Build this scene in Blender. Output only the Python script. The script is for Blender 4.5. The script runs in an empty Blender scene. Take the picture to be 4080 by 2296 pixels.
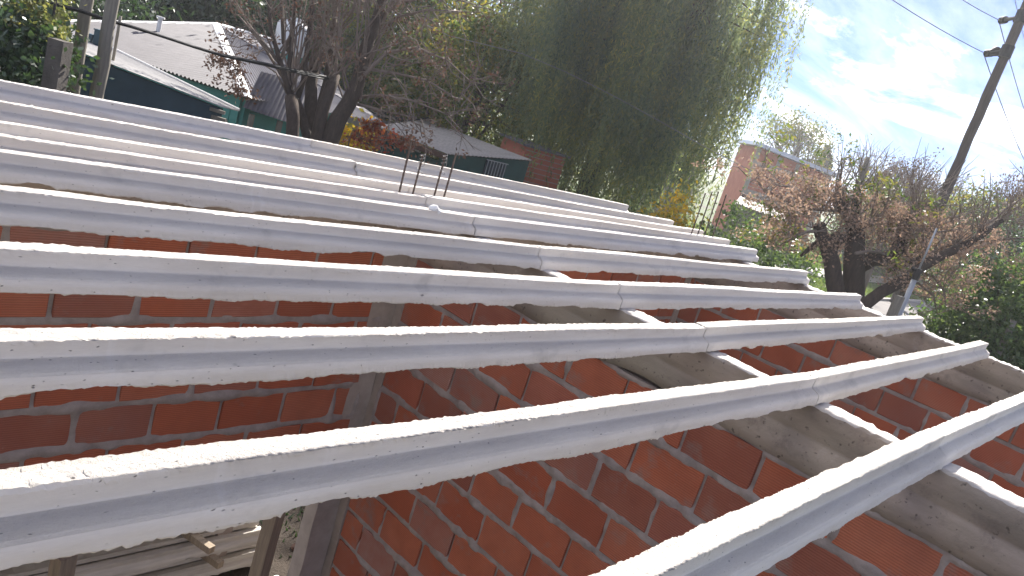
import bpy, math, random
import numpy as np
from mathutils import Vector, Matrix, Euler

random.seed(7); RNG = np.random.default_rng(11)
sc = bpy.context.scene
col = sc.collection
rad = math.radians

# ------------------------------------------------------------------ camera
F_PX, PW, PH = 3108.0, 4080.0, 2296.0
EYE = np.array([0.0, 0.0, 4.05])
YAW, PITCH, ROLL = rad(40.193), rad(-13.150), rad(17.289)
_f = np.array([math.cos(YAW)*math.cos(PITCH), math.sin(YAW)*math.cos(PITCH), math.sin(PITCH)])
_r0 = np.array([math.sin(YAW), -math.cos(YAW), 0.0]); _u0 = np.cross(_r0, _f)
_r = math.cos(ROLL)*_r0 + math.sin(ROLL)*_u0
_u = -math.sin(ROLL)*_r0 + math.cos(ROLL)*_u0
cam = bpy.data.cameras.new('camera'); camo = bpy.data.objects.new('camera', cam); col.objects.link(camo)
cam.sensor_width = 36; cam.sensor_fit = 'HORIZONTAL'; cam.lens = F_PX/PW*36
cam.clip_start = 0.02; cam.clip_end = 3000
M = Matrix.Identity(4)
for i in range(3):
    M[i][0] = _r[i]; M[i][1] = _u[i]; M[i][2] = -_f[i]; M[i][3] = EYE[i]
camo.matrix_world = M
sc.camera = camo

# ------------------------------------------------------------------ sky, sun, exposure
SUN_EL, SUN_AZ = rad(36), rad(29)          # azimuth measured from +X towards +Y
world = bpy.data.worlds.new('World'); sc.world = world; world.use_nodes = True
wn, wl = world.node_tree.nodes, world.node_tree.links
wn.clear()
def N(nt, t, **kw):
    n = nt.new(t)
    for k, v in kw.items(): setattr(n, k, v)
    return n
w_out = N(wn, 'ShaderNodeOutputWorld'); w_bg = N(wn, 'ShaderNodeBackground'); w_bg.inputs[1].default_value = 0.12
sky = N(wn, 'ShaderNodeTexSky', sky_type='NISHITA', sun_disc=False)
sky.sun_elevation = SUN_EL; sky.sun_rotation = math.pi/2 - SUN_AZ
sky.air_density = 1.0; sky.dust_density = 0.0; sky.ozone_density = 2.0
tc = N(wn, 'ShaderNodeTexCoord'); sep = N(wn, 'ShaderNodeSeparateXYZ'); wl.new(tc.outputs['Generated'], sep.inputs[0])
zc = N(wn, 'ShaderNodeMath', operation='MAXIMUM'); wl.new(sep.outputs[2], zc.inputs[0]); zc.inputs[1].default_value = 0.0
za = N(wn, 'ShaderNodeMath', operation='ADD'); wl.new(zc.outputs[0], za.inputs[0]); za.inputs[1].default_value = 0.12
dx = N(wn, 'ShaderNodeMath', operation='DIVIDE'); wl.new(sep.outputs[0], dx.inputs[0]); wl.new(za.outputs[0], dx.inputs[1])
dy = N(wn, 'ShaderNodeMath', operation='DIVIDE'); wl.new(sep.outputs[1], dy.inputs[0]); wl.new(za.outputs[0], dy.inputs[1])
cmb = N(wn, 'ShaderNodeCombineXYZ'); wl.new(dx.outputs[0], cmb.inputs[0]); wl.new(dy.outputs[0], cmb.inputs[1])
def cloud(rot, scale, nscale, detail, rough, lo, hi, loc=(0, 0, 0), dist=0.4):
    mp = N(wn, 'ShaderNodeMapping'); wl.new(cmb.outputs[0], mp.inputs[0])
    mp.inputs['Rotation'].default_value = (0, 0, rot); mp.inputs['Scale'].default_value = scale; mp.inputs['Location'].default_value = loc
    nz = N(wn, 'ShaderNodeTexNoise'); wl.new(mp.outputs[0], nz.inputs['Vector'])
    nz.inputs['Scale'].default_value = nscale; nz.inputs['Detail'].default_value = detail
    nz.inputs['Roughness'].default_value = rough; nz.inputs['Distortion'].default_value = dist
    mr = N(wn, 'ShaderNodeMapRange', interpolation_type='SMOOTHSTEP'); wl.new(nz.outputs[0], mr.inputs[0])
    mr.inputs[1].default_value = lo; mr.inputs[2].default_value = hi
    return mr
c1 = cloud(rad(-35), (0.5, 2.0, 1), 0.9, 9, 0.60, 0.38, 0.68, (1.3, 0.4, 0))
c2 = cloud(rad(-50), (0.4, 1.6, 1), 0.55, 9, 0.62, 0.495, 0.650, (4.1, 2.3, 0), 0.8)
w1 = N(wn, 'ShaderNodeMath', operation='MULTIPLY'); wl.new(c1.outputs[0], w1.inputs[0]); w1.inputs[1].default_value = 0.17
w2 = N(wn, 'ShaderNodeMath', operation='MULTIPLY'); wl.new(c2.outputs[0], w2.inputs[0]); w2.inputs[1].default_value = 0.9
wm = N(wn, 'ShaderNodeMath', operation='MAXIMUM'); wl.new(w1.outputs[0], wm.inputs[0]); wl.new(w2.outputs[0], wm.inputs[1])
skm = N(wn, 'ShaderNodeMix', data_type='RGBA', blend_type='MULTIPLY'); skm.inputs[0].default_value = 1; wl.new(sky.outputs[0], skm.inputs[6]); skm.inputs[7].default_value = (.125, .160, .295, 1)
cm = N(wn, 'ShaderNodeMix', data_type='RGBA'); wl.new(wm.outputs[0], cm.inputs[0]); wl.new(skm.outputs[2], cm.inputs[6])
cm.inputs[7].default_value = (8.5, 8.45, 8.2, 1)
wl.new(cm.outputs[2], w_bg.inputs[0]); wl.new(w_bg.outputs[0], w_out.inputs[0])

sl = bpy.data.lights.new('sun', 'SUN'); so = bpy.data.objects.new('sun', sl); col.objects.link(so)
sl.energy = 3.7; sl.angle = rad(0.53); sl.color = (1.0, 0.95, 0.88)
sd = Vector((math.cos(SUN_EL)*math.cos(SUN_AZ), math.cos(SUN_EL)*math.sin(SUN_AZ), math.sin(SUN_EL)))
so.rotation_euler = sd.to_track_quat('Z', 'Y').to_euler()
so.location = (0, 0, 30)
vs = sc.view_settings
vs.view_transform = 'Standard'; vs.look = 'None'; vs.exposure = 1.95; vs.gamma = 1; vs.use_curve_mapping = False
sc.render.engine = 'CYCLES'
sc.cycles.max_bounces = 8; sc.cycles.transparent_max_bounces = 8
sc.cycles.use_denoising = True

GLARE_HAZE = 0.0010
# ------------------------------------------------------------------ helpers
def at(px, py, depth):
    """world point seen at a photo pixel, at a distance along the view axis"""
    return EYE + depth*(_f + _r*(px-PW/2)/F_PX - _u*(py-PH/2)/F_PX)
def atz(px, py, z):
    d = _f + _r*(px-PW/2)/F_PX - _u*(py-PH/2)/F_PX
    return EYE + d*(z-EYE[2])/d[2]
VIEW = np.array([math.cos(YAW), math.sin(YAW), 0.0]); RIGHT = _r0.copy(); UP = np.array([0, 0, 1.0])

def tag(o, label=None, cat=None, group=None, kind=None):
    if label: o['label'] = label
    if cat: o['category'] = cat
    if group: o['group'] = group
    if kind: o['kind'] = kind
    return o
def empty(name, loc=(0, 0, 0), label=None, cat=None, group=None):
    o = bpy.data.objects.new(name, None); o.location = [float(v) for v in loc]; o.empty_display_size = 0.1
    col.objects.link(o); return tag(o, label, cat, group)
def link(name, me, mat=None, parent=None, loc=None):
    if mat is not None and not me.materials: me.materials.append(mat)
    o = bpy.data.objects.new(name, me); col.objects.link(o)
    if parent is not None:
        o.parent = parent
        if loc is None: o.location = [-v for v in parent.location]   # mesh in world coordinates
    if loc is not None: o.location = loc
    return o
def np_mesh(name, V, Fc, smooth=None):
    """Fc: int array (n,3) or (n,4)"""
    me = bpy.data.meshes.new(name)
    V = np.asarray(V, np.float32); Fc = np.asarray(Fc, np.int32)
    me.vertices.add(len(V)); me.vertices.foreach_set('co', V.ravel())
    n, k = Fc.shape
    me.loops.add(n*k); me.loops.foreach_set('vertex_index', Fc.ravel())
    me.polygons.add(n); me.polygons.foreach_set('loop_start', np.arange(0, n*k, k, dtype=np.int32))
    if smooth is not None:
        me.polygons.foreach_set('use_smooth', np.broadcast_to(np.asarray(smooth, bool), (n,)).copy())
    me.update(calc_edges=True); return me

class MB:
    def __init__(s): s.v = []; s.f = []
    def quad(s, a, b, c, d):
        i = len(s.v); s.v += [tuple(map(float, p)) for p in (a, b, c, d)]; s.f.append((i, i+1, i+2, i+3))
    def poly(s, pts):
        i = len(s.v); s.v += [tuple(map(float, p)) for p in pts]; s.f.append(tuple(range(i, i+len(pts))))
    def hexa(s, P):                     # 8 corners: bottom 4 (ccw), top 4
        i = len(s.v); s.v += [tuple(map(float, p)) for p in P]
        for q in ((3, 2, 1, 0), (4, 5, 6, 7), (0, 1, 5, 4), (1, 2, 6, 5), (2, 3, 7, 6), (3, 0, 4, 7)):
            s.f.append(tuple(i+k for k in q))
    def box(s, c, size, ax=None):
        c = np.array(c, float); h = np.array(size, float)/2
        A = np.eye(3) if ax is None else np.array(ax, float)
        P = []
        for z in (-1, 1):
            for x, y in ((-1, -1), (1, -1), (1, 1), (-1, 1)):
                P.append(c + A[0]*x*h[0] + A[1]*y*h[1] + A[2]*z*h[2])
        s.hexa(P)
    def slab(s, pts, t):                # polygon thickened downwards along -z by t
        pts = [np.array(p, float) for p in pts]; n = len(pts); i = len(s.v)
        s.v += [tuple(p) for p in pts] + [tuple(p-np.array([0, 0, t])) for p in pts]
        s.f.append(tuple(range(i, i+n))); s.f.append(tuple(range(i+2*n-1, i+n-1, -1)))
        for k in range(n):
            k2 = (k+1) % n; s.f.append((i+k, i+n+k, i+n+k2, i+k2))
    def tube(s, pts, rr, n=6, cap=True):
        pts = [np.array(p, float) for p in pts]; m = len(pts)
        if np.isscalar(rr): rr = [rr]*m
        i0 = len(s.v); prev = None
        for k in range(m):
            t = pts[min(k+1, m-1)] - pts[max(k-1, 0)]; t = t/(np.linalg.norm(t)+1e-9)
            if prev is None:
                a = np.array([0, 0, 1.0]) if abs(t[2]) < .9 else np.array([1.0, 0, 0])
                a = np.cross(t, a)
            else: a = prev - t*(prev@t)
            a /= np.linalg.norm(a)+1e-9; prev = a; b = np.cross(t, a)
            for j in range(n):
                w = 2*math.pi*j/n; s.v.append(tuple(pts[k] + rr[k]*(math.cos(w)*a + math.sin(w)*b)))
        for k in range(m-1):
            for j in range(n):
                p, q = i0+k*n+j, i0+k*n+(j+1) % n
                s.f.append((p, q, q+n, p+n))
        if cap:
            s.f.append(tuple(range(i0+n-1, i0-1, -1))); e = i0+(m-1)*n; s.f.append(tuple(range(e, e+n)))
    def build(s, name, mat, parent=None, smooth=False, local=False):
        me = bpy.data.meshes.new(name)
        V = s.v
        me.from_pydata(V, [], s.f); me.update()
        if smooth: me.polygons.foreach_set('use_smooth', [True]*len(me.polygons))
        return link(name, me, mat, parent, (0, 0, 0) if local else None)

def sm_noise(n, width, seed=None):
    """1-D smooth noise, unit-ish amplitude"""
    r = RNG if seed is None else np.random.default_rng(seed)
    k = int(max(1, width)); a = r.standard_normal(n+6*k)
    if k > 1:
        g = np.exp(-0.5*(np.arange(-3*k, 3*k+1)/k)**2); g /= math.sqrt((g*g).sum()); a = np.convolve(a, g, 'same')
    return a[3*k:3*k+n]
def noise2(ny, nx, w, r=None):
    r = r or RNG; k = max(1, int(round(w))); g = np.exp(-0.5*(np.arange(-2*k, 2*k+1)/k)**2); g /= math.sqrt((g*g).sum())
    a = r.standard_normal((ny+4*k, nx+4*k))
    a = np.apply_along_axis(lambda m: np.convolve(m, g, 'valid'), 0, a)
    a = np.apply_along_axis(lambda m: np.convolve(m, g, 'valid'), 1, a)
    return a[:ny, :nx]

# ------------------------------------------------------------------ materials
def new_mat(name):
    m = bpy.data.materials.new(name); m.use_nodes = True
    nt = m.node_tree; b = nt.nodes['Principled BSDF']
    return m, nt.nodes, nt.links, b
def tex_noise(nn, nl, scale, detail=6, rough=.6, vec=None, dist=0):
    n = N(nn, 'ShaderNodeTexNoise'); n.inputs['Scale'].default_value = scale; n.inputs['Detail'].default_value = detail
    n.inputs['Roughness'].default_value = rough; n.inputs['Distortion'].default_value = dist
    if vec is not None: nl.new(vec, n.inputs['Vector'])
    return n.outputs[0]
def maprange(nn, nl, v, a, b, c=0, d=1):
    n = N(nn, 'ShaderNodeMapRange'); nl.new(v, n.inputs[0])
    for i, x in enumerate((a, b, c, d)): n.inputs[1+i].default_value = x
    return n.outputs[0]
def mixc(nn, nl, fac, a, b, mode='MIX'):
    n = N(nn, 'ShaderNodeMix', data_type='RGBA', blend_type=mode)
    if isinstance(fac, (int, float)): n.inputs[0].default_value = fac
    else: nl.new(fac, n.inputs[0])
    for i, x in ((6, a), (7, b)):
        if isinstance(x, tuple): n.inputs[i].default_value = (*x[:3], 1)
        else: nl.new(x, n.inputs[i])
    return n.outputs[2]
def bump(nn, nl, h, strength, dist, bsdf, prev=None):
    n = N(nn, 'ShaderNodeBump'); n.inputs['Strength'].default_value = strength; n.inputs['Distance'].default_value = dist
    nl.new(h, n.inputs['Height'])
    if prev is not None: nl.new(prev, n.inputs['Normal'])
    if bsdf is not None: nl.new(n.outputs[0], bsdf.inputs['Normal'])
    return n.outputs[0]
def objvec(nn, nl, scale=(1, 1, 1), gen='Object', rnd=True):
    t = N(nn, 'ShaderNodeTexCoord'); mp = N(nn, 'ShaderNodeMapping'); nl.new(t.outputs[gen], mp.inputs[0])
    mp.inputs['Scale'].default_value = scale
    if rnd:
        oi = N(nn, 'ShaderNodeObjectInfo'); ml = N(nn, 'ShaderNodeMath', operation='MULTIPLY'); nl.new(oi.outputs['Random'], ml.inputs[0]); ml.inputs[1].default_value = 37.0
        cb = N(nn, 'ShaderNodeCombineXYZ')
        for i in range(3): nl.new(ml.outputs[0], cb.inputs[i])
        nl.new(cb.outputs[0], mp.inputs['Location'])
    return mp.outputs[0]

def mat_plain(name, c, rough=.8, var=.25, scale=8, bmp=.2, bd=.01, c2=None, metal=0, spec=.3, stretch=(1, 1, 1)):
    m, nn, nl, b = new_mat(name); v = objvec(nn, nl, stretch)
    n1 = tex_noise(nn, nl, scale, 8, .65, v)
    c2 = c2 or tuple(x*(1-var) for x in c)
    f = maprange(nn, nl, n1, .3, .7)
    nl.new(mixc(nn, nl, f, c2, c), b.inputs['Base Color'])
    b.inputs['Roughness'].default_value = rough; b.inputs['Metallic'].default_value = metal
    b.inputs['Specular IOR Level'].default_value = spec
    if bmp: bump(nn, nl, tex_noise(nn, nl, scale*6, 6, .7, v), bmp, bd, b)
    return m

def mat_joist():
    m, nn, nl, b = new_mat('pale_precast_concrete')
    v = objvec(nn, nl); vs_ = objvec(nn, nl, (1, 6, 6)); vx = objvec(nn, nl, (.5, 1, 1))
    base = mixc(nn, nl, maprange(nn, nl, tex_noise(nn, nl, 3.0, 8, .65, vs_), .33, .68), (.66, .622, .572), (.78, .748, .698))
    base = mixc(nn, nl, maprange(nn, nl, tex_noise(nn, nl, 60, 4, .6, vs_), .35, .7, 0, .25), base, (.58, .535, .485))
    oi = N(nn, 'ShaderNodeObjectInfo'); tn = N(nn, 'ShaderNodeValToRGB'); nl.new(oi.outputs['Random'], tn.inputs[0]); te = tn.color_ramp.elements
    te[0].color = (.88, .87, .87, 1); te[1].color = (1.05, 1.04, 1.02, 1)
    for p_, c_ in ((.2, (.98, .95, .91)), (.4, (.88, .88, .89)), (.6, (1.02, 1.0, .98)), (.8, (.92, .90, .86))): te.new(p_).color = (*c_, 1)
    base = mixc(nn, nl, 1.0, base, tn.outputs[0], 'MULTIPLY')
    # grey stains and dark pits
    st0 = maprange(nn, nl, tex_noise(nn, nl, 1.3, 6, .6, objvec(nn, nl, (.35, 3, 3))), .46, .70, 0, .38)
    base = mixc(nn, nl, st0, base, (.36, .335, .31))
    st = maprange(nn, nl, tex_noise(nn, nl, 4.5, 5, .6, v), .61, .72, 0, .32)
    base = mixc(nn, nl, st, base, (.27, .255, .24))
    vw = N(nn, 'ShaderNodeVectorMath', operation='MULTIPLY_ADD'); nl.new(vx, vw.inputs[0]); vw.inputs[1].default_value = (1, 1, 1)
    wn_ = N(nn, 'ShaderNodeTexNoise'); wn_.inputs['Scale'].default_value = 55; nl.new(vx, wn_.inputs['Vector'])
    ws = N(nn, 'ShaderNodeVectorMath', operation='SCALE'); nl.new(wn_.outputs['Color'], ws.inputs[0]); ws.inputs['Scale'].default_value = .012; nl.new(ws.outputs[0], vw.inputs[2])
    pits = []
    for sc_, th, r0_, r1_ in ((24, .93, .04, .13), (125, .82, .08, .20)):
        vo = N(nn, 'ShaderNodeTexVoronoi', feature='F1'); nl.new(vw.outputs[0], vo.inputs['Vector']); vo.inputs['Scale'].default_value = sc_
        pr = N(nn, 'ShaderNodeSeparateColor'); nl.new(vo.outputs['Color'], pr.inputs[0])
        on = maprange(nn, nl, pr.outputs[0], th, th+.04)
        d = maprange(nn, nl, vo.outputs['Distance'], r0_, r1_, .9, 0)
        p_ = N(nn, 'ShaderNodeMath', operation='MULTIPLY'); nl.new(on, p_.inputs[0]); nl.new(d, p_.inputs[1]); pits.append(p_)
    pit = N(nn, 'ShaderNodeMath', operation='MAXIMUM'); nl.new(pits[0].outputs[0], pit.inputs[0]); nl.new(pits[1].outputs[0], pit.inputs[1])
    base = mixc(nn, nl, pit.outputs[0], base, (.24, .22, .205))
    # pale vertical drips of wet cement
    vd = objvec(nn, nl, (30, 1.5, 1.5))
    dr = maprange(nn, nl, tex_noise(nn, nl, 1.0, 3, .5, vd), .62, .70, 0, .5)
    dm = maprange(nn, nl, tex_noise(nn, nl, 1.1, 3, .5, v), .55, .65)
    dd = N(nn, 'ShaderNodeMath', operation='MULTIPLY'); nl.new(dr, dd.inputs[0]); nl.new(dm, dd.inputs[1])
    base = mixc(nn, nl, dd.outputs[0], base, (.70, .67, .64))
    nl.new(base, b.inputs['Base Color']); b.inputs['Roughness'].default_value = .93; b.inputs['Specular IOR Level'].default_value = .15
    ge = N(nn, 'ShaderNodeNewGeometry'); sx = N(nn, 'ShaderNodeSeparateXYZ'); nl.new(ge.outputs['True Normal'], sx.inputs[0])
    gtop = maprange(nn, nl, sx.outputs[2], .55, .8, .0006, .011)
    g1 = N(nn, 'ShaderNodeBump'); g1.inputs['Strength'].default_value = .9; nl.new(gtop, g1.inputs['Distance']); nl.new(tex_noise(nn, nl, 190, 6, .75, v), g1.inputs['Height']); n1 = g1.outputs[0]
    inv = N(nn, 'ShaderNodeMath', operation='SUBTRACT'); inv.inputs[0].default_value = 1; nl.new(pit.outputs[0], inv.inputs[1])
    bump(nn, nl, inv.outputs[0], .8, .004, b, n1)
    return m
def mat_brick():
    m, nn, nl, b = new_mat('hollow_clay_brick'); v = objvec(nn, nl)
    oi = N(nn, 'ShaderNodeObjectInfo')
    cr = N(nn, 'ShaderNodeValToRGB'); nl.new(oi.outputs['Random'], cr.inputs[0])
    e = cr.color_ramp.elements
    e[0].position = 0; e[0].color = (0.366, 0.101, 0.052, 1); e[1].position = 1; e[1].color = (0.475, 0.150, 0.079, 1)
    for p, c in ((.06, (0.244, 0.087, 0.060)), (.11, (0.403, 0.188, 0.143)), (.93, (0.281, 0.106, 0.075)), (.97, (0.366, 0.213, 0.174)), (.15, (0.439, 0.125, 0.062)), (.35, (0.377, 0.101, 0.052)), (.5, (0.463, 0.148, 0.079)), (.68, (0.414, 0.111, 0.056)), (.85, (0.390, 0.136, 0.090))):
        x = e.new(p); x.color = (*c, 1)
    base = mixc(nn, nl, maprange(nn, nl, tex_noise(nn, nl, 9, 6, .6, v), .35, .7, 0, .55), cr.outputs[0], (.30, .095, .055))
    # cement smears and grey dust
    sm = maprange(nn, nl, tex_noise(nn, nl, 5.0, 8, .66, v), .57, .70, 0, .75)
    base = mixc(nn, nl, sm, base, (.235, .185, .16))
    du = maprange(nn, nl, tex_noise(nn, nl, 2.2, 4, .55, v), .48, .74, 0, .5)
    base = mixc(nn, nl, du, base, (.40, .175, .115))
    # fine scratches / pale specks
    sp = maprange(nn, nl, tex_noise(nn, nl, 130, 2, .5, v), .72, .78, 0, .5)
    base = mixc(nn, nl, sp, base, (.52, .33, .25))
    # combed grooves along the brick
    tcn = N(nn, 'ShaderNodeTexCoord'); sx = N(nn, 'ShaderNodeSeparateXYZ'); nl.new(tcn.outputs['Object'], sx.inputs[0])
    mu = N(nn, 'ShaderNodeMath', operation='MULTIPLY'); nl.new(sx.outputs[2], mu.inputs[0]); mu.inputs[1].default_value = 2*math.pi/.0105
    si = N(nn, 'ShaderNodeMath', operation='SINE'); nl.new(mu.outputs[0], si.inputs[0])
    gr = maprange(nn, nl, si.outputs[0], -1, 1)
    dark = maprange(nn, nl, gr, 0, .45, .42, 0)
    base = mixc(nn, nl, dark, base, (.16, .05, .03))
    nl.new(base, b.inputs['Base Color']); b.inputs['Roughness'].default_value = .88; b.inputs['Specular IOR Level'].default_value = .2
    n1 = bump(nn, nl, gr, .55, .002, None); bump(nn, nl, tex_noise(nn, nl, 90, 5, .7, v), .35, .003, b, n1)
    return m
def mat_tie():
    m, nn, nl, b = new_mat('board_cast_concrete'); v = objvec(nn, nl, rnd=False, gen='Object'); vl = objvec(nn, nl, (1, 1, 5), rnd=False)
    base = mixc(nn, nl, maprange(nn, nl, tex_noise(nn, nl, 1.5, 6, .6, vl), .38, .66), (.24, .198, .160), (.40, .325, .272))
    base = mixc(nn, nl, maprange(nn, nl, tex_noise(nn, nl, 1.1, 4, .5, v), .5, .66, 0, .5), base, (.27, .245, .19))
    base = mixc(nn, nl, maprange(nn, nl, tex_noise(nn, nl, 6, 7, .7, v), .58, .72, 0, .6), base, (.15, .12, .105))
    base = mixc(nn, nl, maprange(nn, nl, tex_noise(nn, nl, 38, 3, .6, v), .62, .70, 0, .75), base, (.08, .066, .056))
    base = mixc(nn, nl, maprange(nn, nl, tex_noise(nn, nl, 2.6, 8, .7, v), .60, .68, 0, .6), base, (.43, .37, .33))
    # the upward-facing top is mixed paler than the cast faces
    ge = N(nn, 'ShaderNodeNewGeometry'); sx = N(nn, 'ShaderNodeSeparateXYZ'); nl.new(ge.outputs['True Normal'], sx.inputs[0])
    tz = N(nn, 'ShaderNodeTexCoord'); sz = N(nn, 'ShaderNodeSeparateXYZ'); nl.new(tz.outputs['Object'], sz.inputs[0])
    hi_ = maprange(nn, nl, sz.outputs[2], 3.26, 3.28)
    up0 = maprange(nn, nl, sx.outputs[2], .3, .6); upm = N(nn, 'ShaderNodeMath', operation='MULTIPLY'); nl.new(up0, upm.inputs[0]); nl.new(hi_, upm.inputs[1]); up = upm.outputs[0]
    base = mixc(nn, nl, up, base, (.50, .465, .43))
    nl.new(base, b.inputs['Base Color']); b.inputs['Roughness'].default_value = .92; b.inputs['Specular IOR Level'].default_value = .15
    bump(nn, nl, tex_noise(nn, nl, 60, 8, .7, v), .5, .006, b)
    return m
def mat_leaf(name, cols, trans=.45, rough=.55, spec=.3, tm=(2.1, 2.0, 1.2), patch=0):
    m, nn, nl, b = new_mat(name)
    ge = N(nn, 'ShaderNodeNewGeometry'); cr = N(nn, 'ShaderNodeValToRGB'); nl.new(ge.outputs['Random Per Island'], cr.inputs[0])
    e = cr.color_ramp.elements; n = len(cols)
    e[0].color = (*cols[0], 1); e[1].color = (*cols[-1], 1); e[1].position = 1
    for i, c in enumerate(cols[1:-1]): x = e.new((i+1)/(n-1)); x.color = (*c, 1)
    colr = cr.outputs[0]
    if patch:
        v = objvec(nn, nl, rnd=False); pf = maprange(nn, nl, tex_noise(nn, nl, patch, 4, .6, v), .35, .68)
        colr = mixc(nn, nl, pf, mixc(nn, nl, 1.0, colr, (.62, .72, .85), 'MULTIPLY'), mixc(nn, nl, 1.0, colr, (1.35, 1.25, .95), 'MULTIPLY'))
    nl.new(colr, b.inputs['Base Color']); b.inputs['Roughness'].default_value = rough; b.inputs['Specular IOR Level'].default_value = spec
    tr = N(nn, 'ShaderNodeBsdfTranslucent'); nl.new(mixc(nn, nl, 1.0, colr, tm, 'MULTIPLY'), tr.inputs[0])
    mx = N(nn, 'ShaderNodeMixShader'); mx.inputs[0].default_value = trans
    nl.new(b.outputs[0], mx.inputs[1]); nl.new(tr.outputs[0], mx.inputs[2])
    out = [n_ for n_ in nn if n_.type == 'OUTPUT_MATERIAL'][0]; nl.new(mx.outputs[0], out.inputs[0])
    return m
MAT = dict(
    joist=mat_joist(), brick=mat_brick(), tie=mat_tie(),
    mortar=mat_plain('grey_mortar', (.36, .305, .275), .95, .35, 14, .6, .006),
    column=mat_plain('column_concrete', (.40, .335, .285), .93, .35, 5, .4, .006),
    old_joist=mat_plain('weathered_concrete', (.58, .54, .48), .93, .4, 5, .4, .004, stretch=(.4, 3, 3)),
    timber=mat_plain('raw_timber', (.33, .262, .19), .8, .45, 6, .3, .004, stretch=(8, 8, .6)),
    grey_wood=mat_plain('weathered_wood', (.27, .245, .20), .85, .4, 7, .6, .008, stretch=(6, 6, .5)),
    pole_wood=mat_plain('creosoted_pole', (.115, .09, .075), .85, .4, 7, .6, .008, stretch=(6, 6, .5)),
    bark=mat_plain('dark_bark', (.095, .070, .055), .95, .5, 9, .9, .02, stretch=(3, 3, .7)),
    twig=mat_plain('twig_bark', (.22, .172, .138), .9, .4, 12, 0),
    zinc=mat_plain('zinc_sheet', (.165, .152, .158), .6, .25, 3, .1, .002, c2=(.115, .106, .112), spec=.2),
    whitezinc=mat_plain('pale_zinc_sheet', (.40, .385, .37), .65, .25, 3, .1, .002, spec=.25),
    cap=mat_plain('pale_ridge_cap', (.74, .73, .70), .5, .15, 4, 0, metal=.1),
    oldsheet=mat_plain('old_fibre_sheet', (.33, .30, .27), .8, .35, 2.5, .2, .004, stretch=(1, 6, 1)),
    teal=mat_plain('teal_paint', (.085, .30, .26), .75, .2, 3, .2, .004),
    darkteal=mat_plain('dark_blue_green_paint', (.028, .062, .085), .7, .3, 3, .2, .004),
    green=mat_plain('dark_green_paint', (.020, .072, .062), .7, .3, 3, .2, .004),
    door=mat_plain('brown_door', (.085, .042, .028), .7, .3, 4, .1, .004),
    tile=mat_plain('brown_tile_edge', (.10, .055, .04), .85, .4, 9, .3, .01),
    farbrick=None, plaster=mat_plain('grey_render', (.33, .30, .27), .9, .25, 3, .3, .006),
    white=mat_plain('white_plaster', (.78, .76, .72), .9, .12, 9, .5, .01),
    blueroof=mat_plain('pale_metal_edge', (.55, .60, .68), .4, .15, 3, 0, metal=.4),
    rust=mat_plain('rusty_rebar', (.10, .070, .055), .75, .5, 60, .3, .002),
    black=mat_plain('black_cable', (.018, .018, .018), .6, .2, 9, 0),
    wire=mat_plain('grey_wire', (.22, .21, .20), .5, .2, 9, 0),
    iron=mat_plain('dark_iron', (.05, .045, .042), .6, .3, 20, 0, metal=.5),
    galv=mat_plain('painted_steel_pole', (.36, .375, .39), .45, .15, 6, 0, metal=.3),
    window=mat_plain('window_glass', (.05, .06, .07), .15, .1, 3, 0, spec=.5),
    asphalt=mat_plain('pale_worn_asphalt', (.20, .185, .175), .95, .2, 1.5, .4, .01),
    pave=mat_plain('pale_pavement', (.42, .385, .35), .95, .2, 2, .4, .01),
    plastic=mat_plain('white_plastic', (.74, .74, .72), .5, .1, 3, 0),
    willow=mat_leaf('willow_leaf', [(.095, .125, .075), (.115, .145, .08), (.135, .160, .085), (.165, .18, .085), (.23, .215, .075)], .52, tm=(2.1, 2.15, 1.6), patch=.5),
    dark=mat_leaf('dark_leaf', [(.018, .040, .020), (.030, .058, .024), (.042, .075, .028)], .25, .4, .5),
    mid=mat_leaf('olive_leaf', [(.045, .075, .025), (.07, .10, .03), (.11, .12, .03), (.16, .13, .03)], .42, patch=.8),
    bush=mat_leaf('bush_leaf', [(.045, .085, .035), (.07, .115, .04), (.10, .14, .05)], .38, .4, .4),
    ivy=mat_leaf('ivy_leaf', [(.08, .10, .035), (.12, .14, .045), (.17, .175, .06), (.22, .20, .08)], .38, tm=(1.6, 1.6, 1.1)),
    yellow=mat_leaf('yellow_leaf', [(.36, .23, .015), (.46, .30, .02), (.34, .27, .03), (.16, .17, .03)], .5, tm=(1.9, 1.8, 1.0)),
    red=mat_leaf('red_leaf', [(.16, .03, .02), (.24, .05, .03), (.28, .09, .03), (.10, .04, .025)], .4),
    seed=mat_leaf('dry_seed_cluster', [(.08, .050, .038), (.13, .080, .058), (.17, .105, .075), (.15, .075, .045)], .2, .8, .1, (1, 1, 1)),
    seed_lit=mat_leaf('lit_seed_cluster', [(.23, .155, .115), (.32, .225, .165), (.41, .30, .235), (.35, .225, .155)], .35, .8, .1, (1.2, 1.15, 1.05)),  # paler copy of the seed colours, with sunlight put into the tone
    oldpost=mat_plain('stained_old_concrete', (.13, .115, .10), .95, .5, 5, .7, .02),
    earth=mat_plain('shade_dark_trodden_earth', (.075, .058, .045), .95, .5, 6, .8, .03),
    grass=mat_leaf('grass_blade', [(.06, .10, .025), (.09, .14, .03), (.13, .17, .04)], .4),
)
def mat_far_brick():
    m, nn, nl, b = new_mat('far_brickwork'); v = objvec(nn, nl, rnd=False)
    base = mixc(nn, nl, maprange(nn, nl, tex_noise(nn, nl, 2, 6, .6, v), .3, .7), (.36, .10, .055), (.45, .15, .085))
    nl.new(base, b.inputs['Base Color']); b.inputs['Roughness'].default_value = .9
    return m
MAT['farbrick'] = mat_far_brick()
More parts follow.
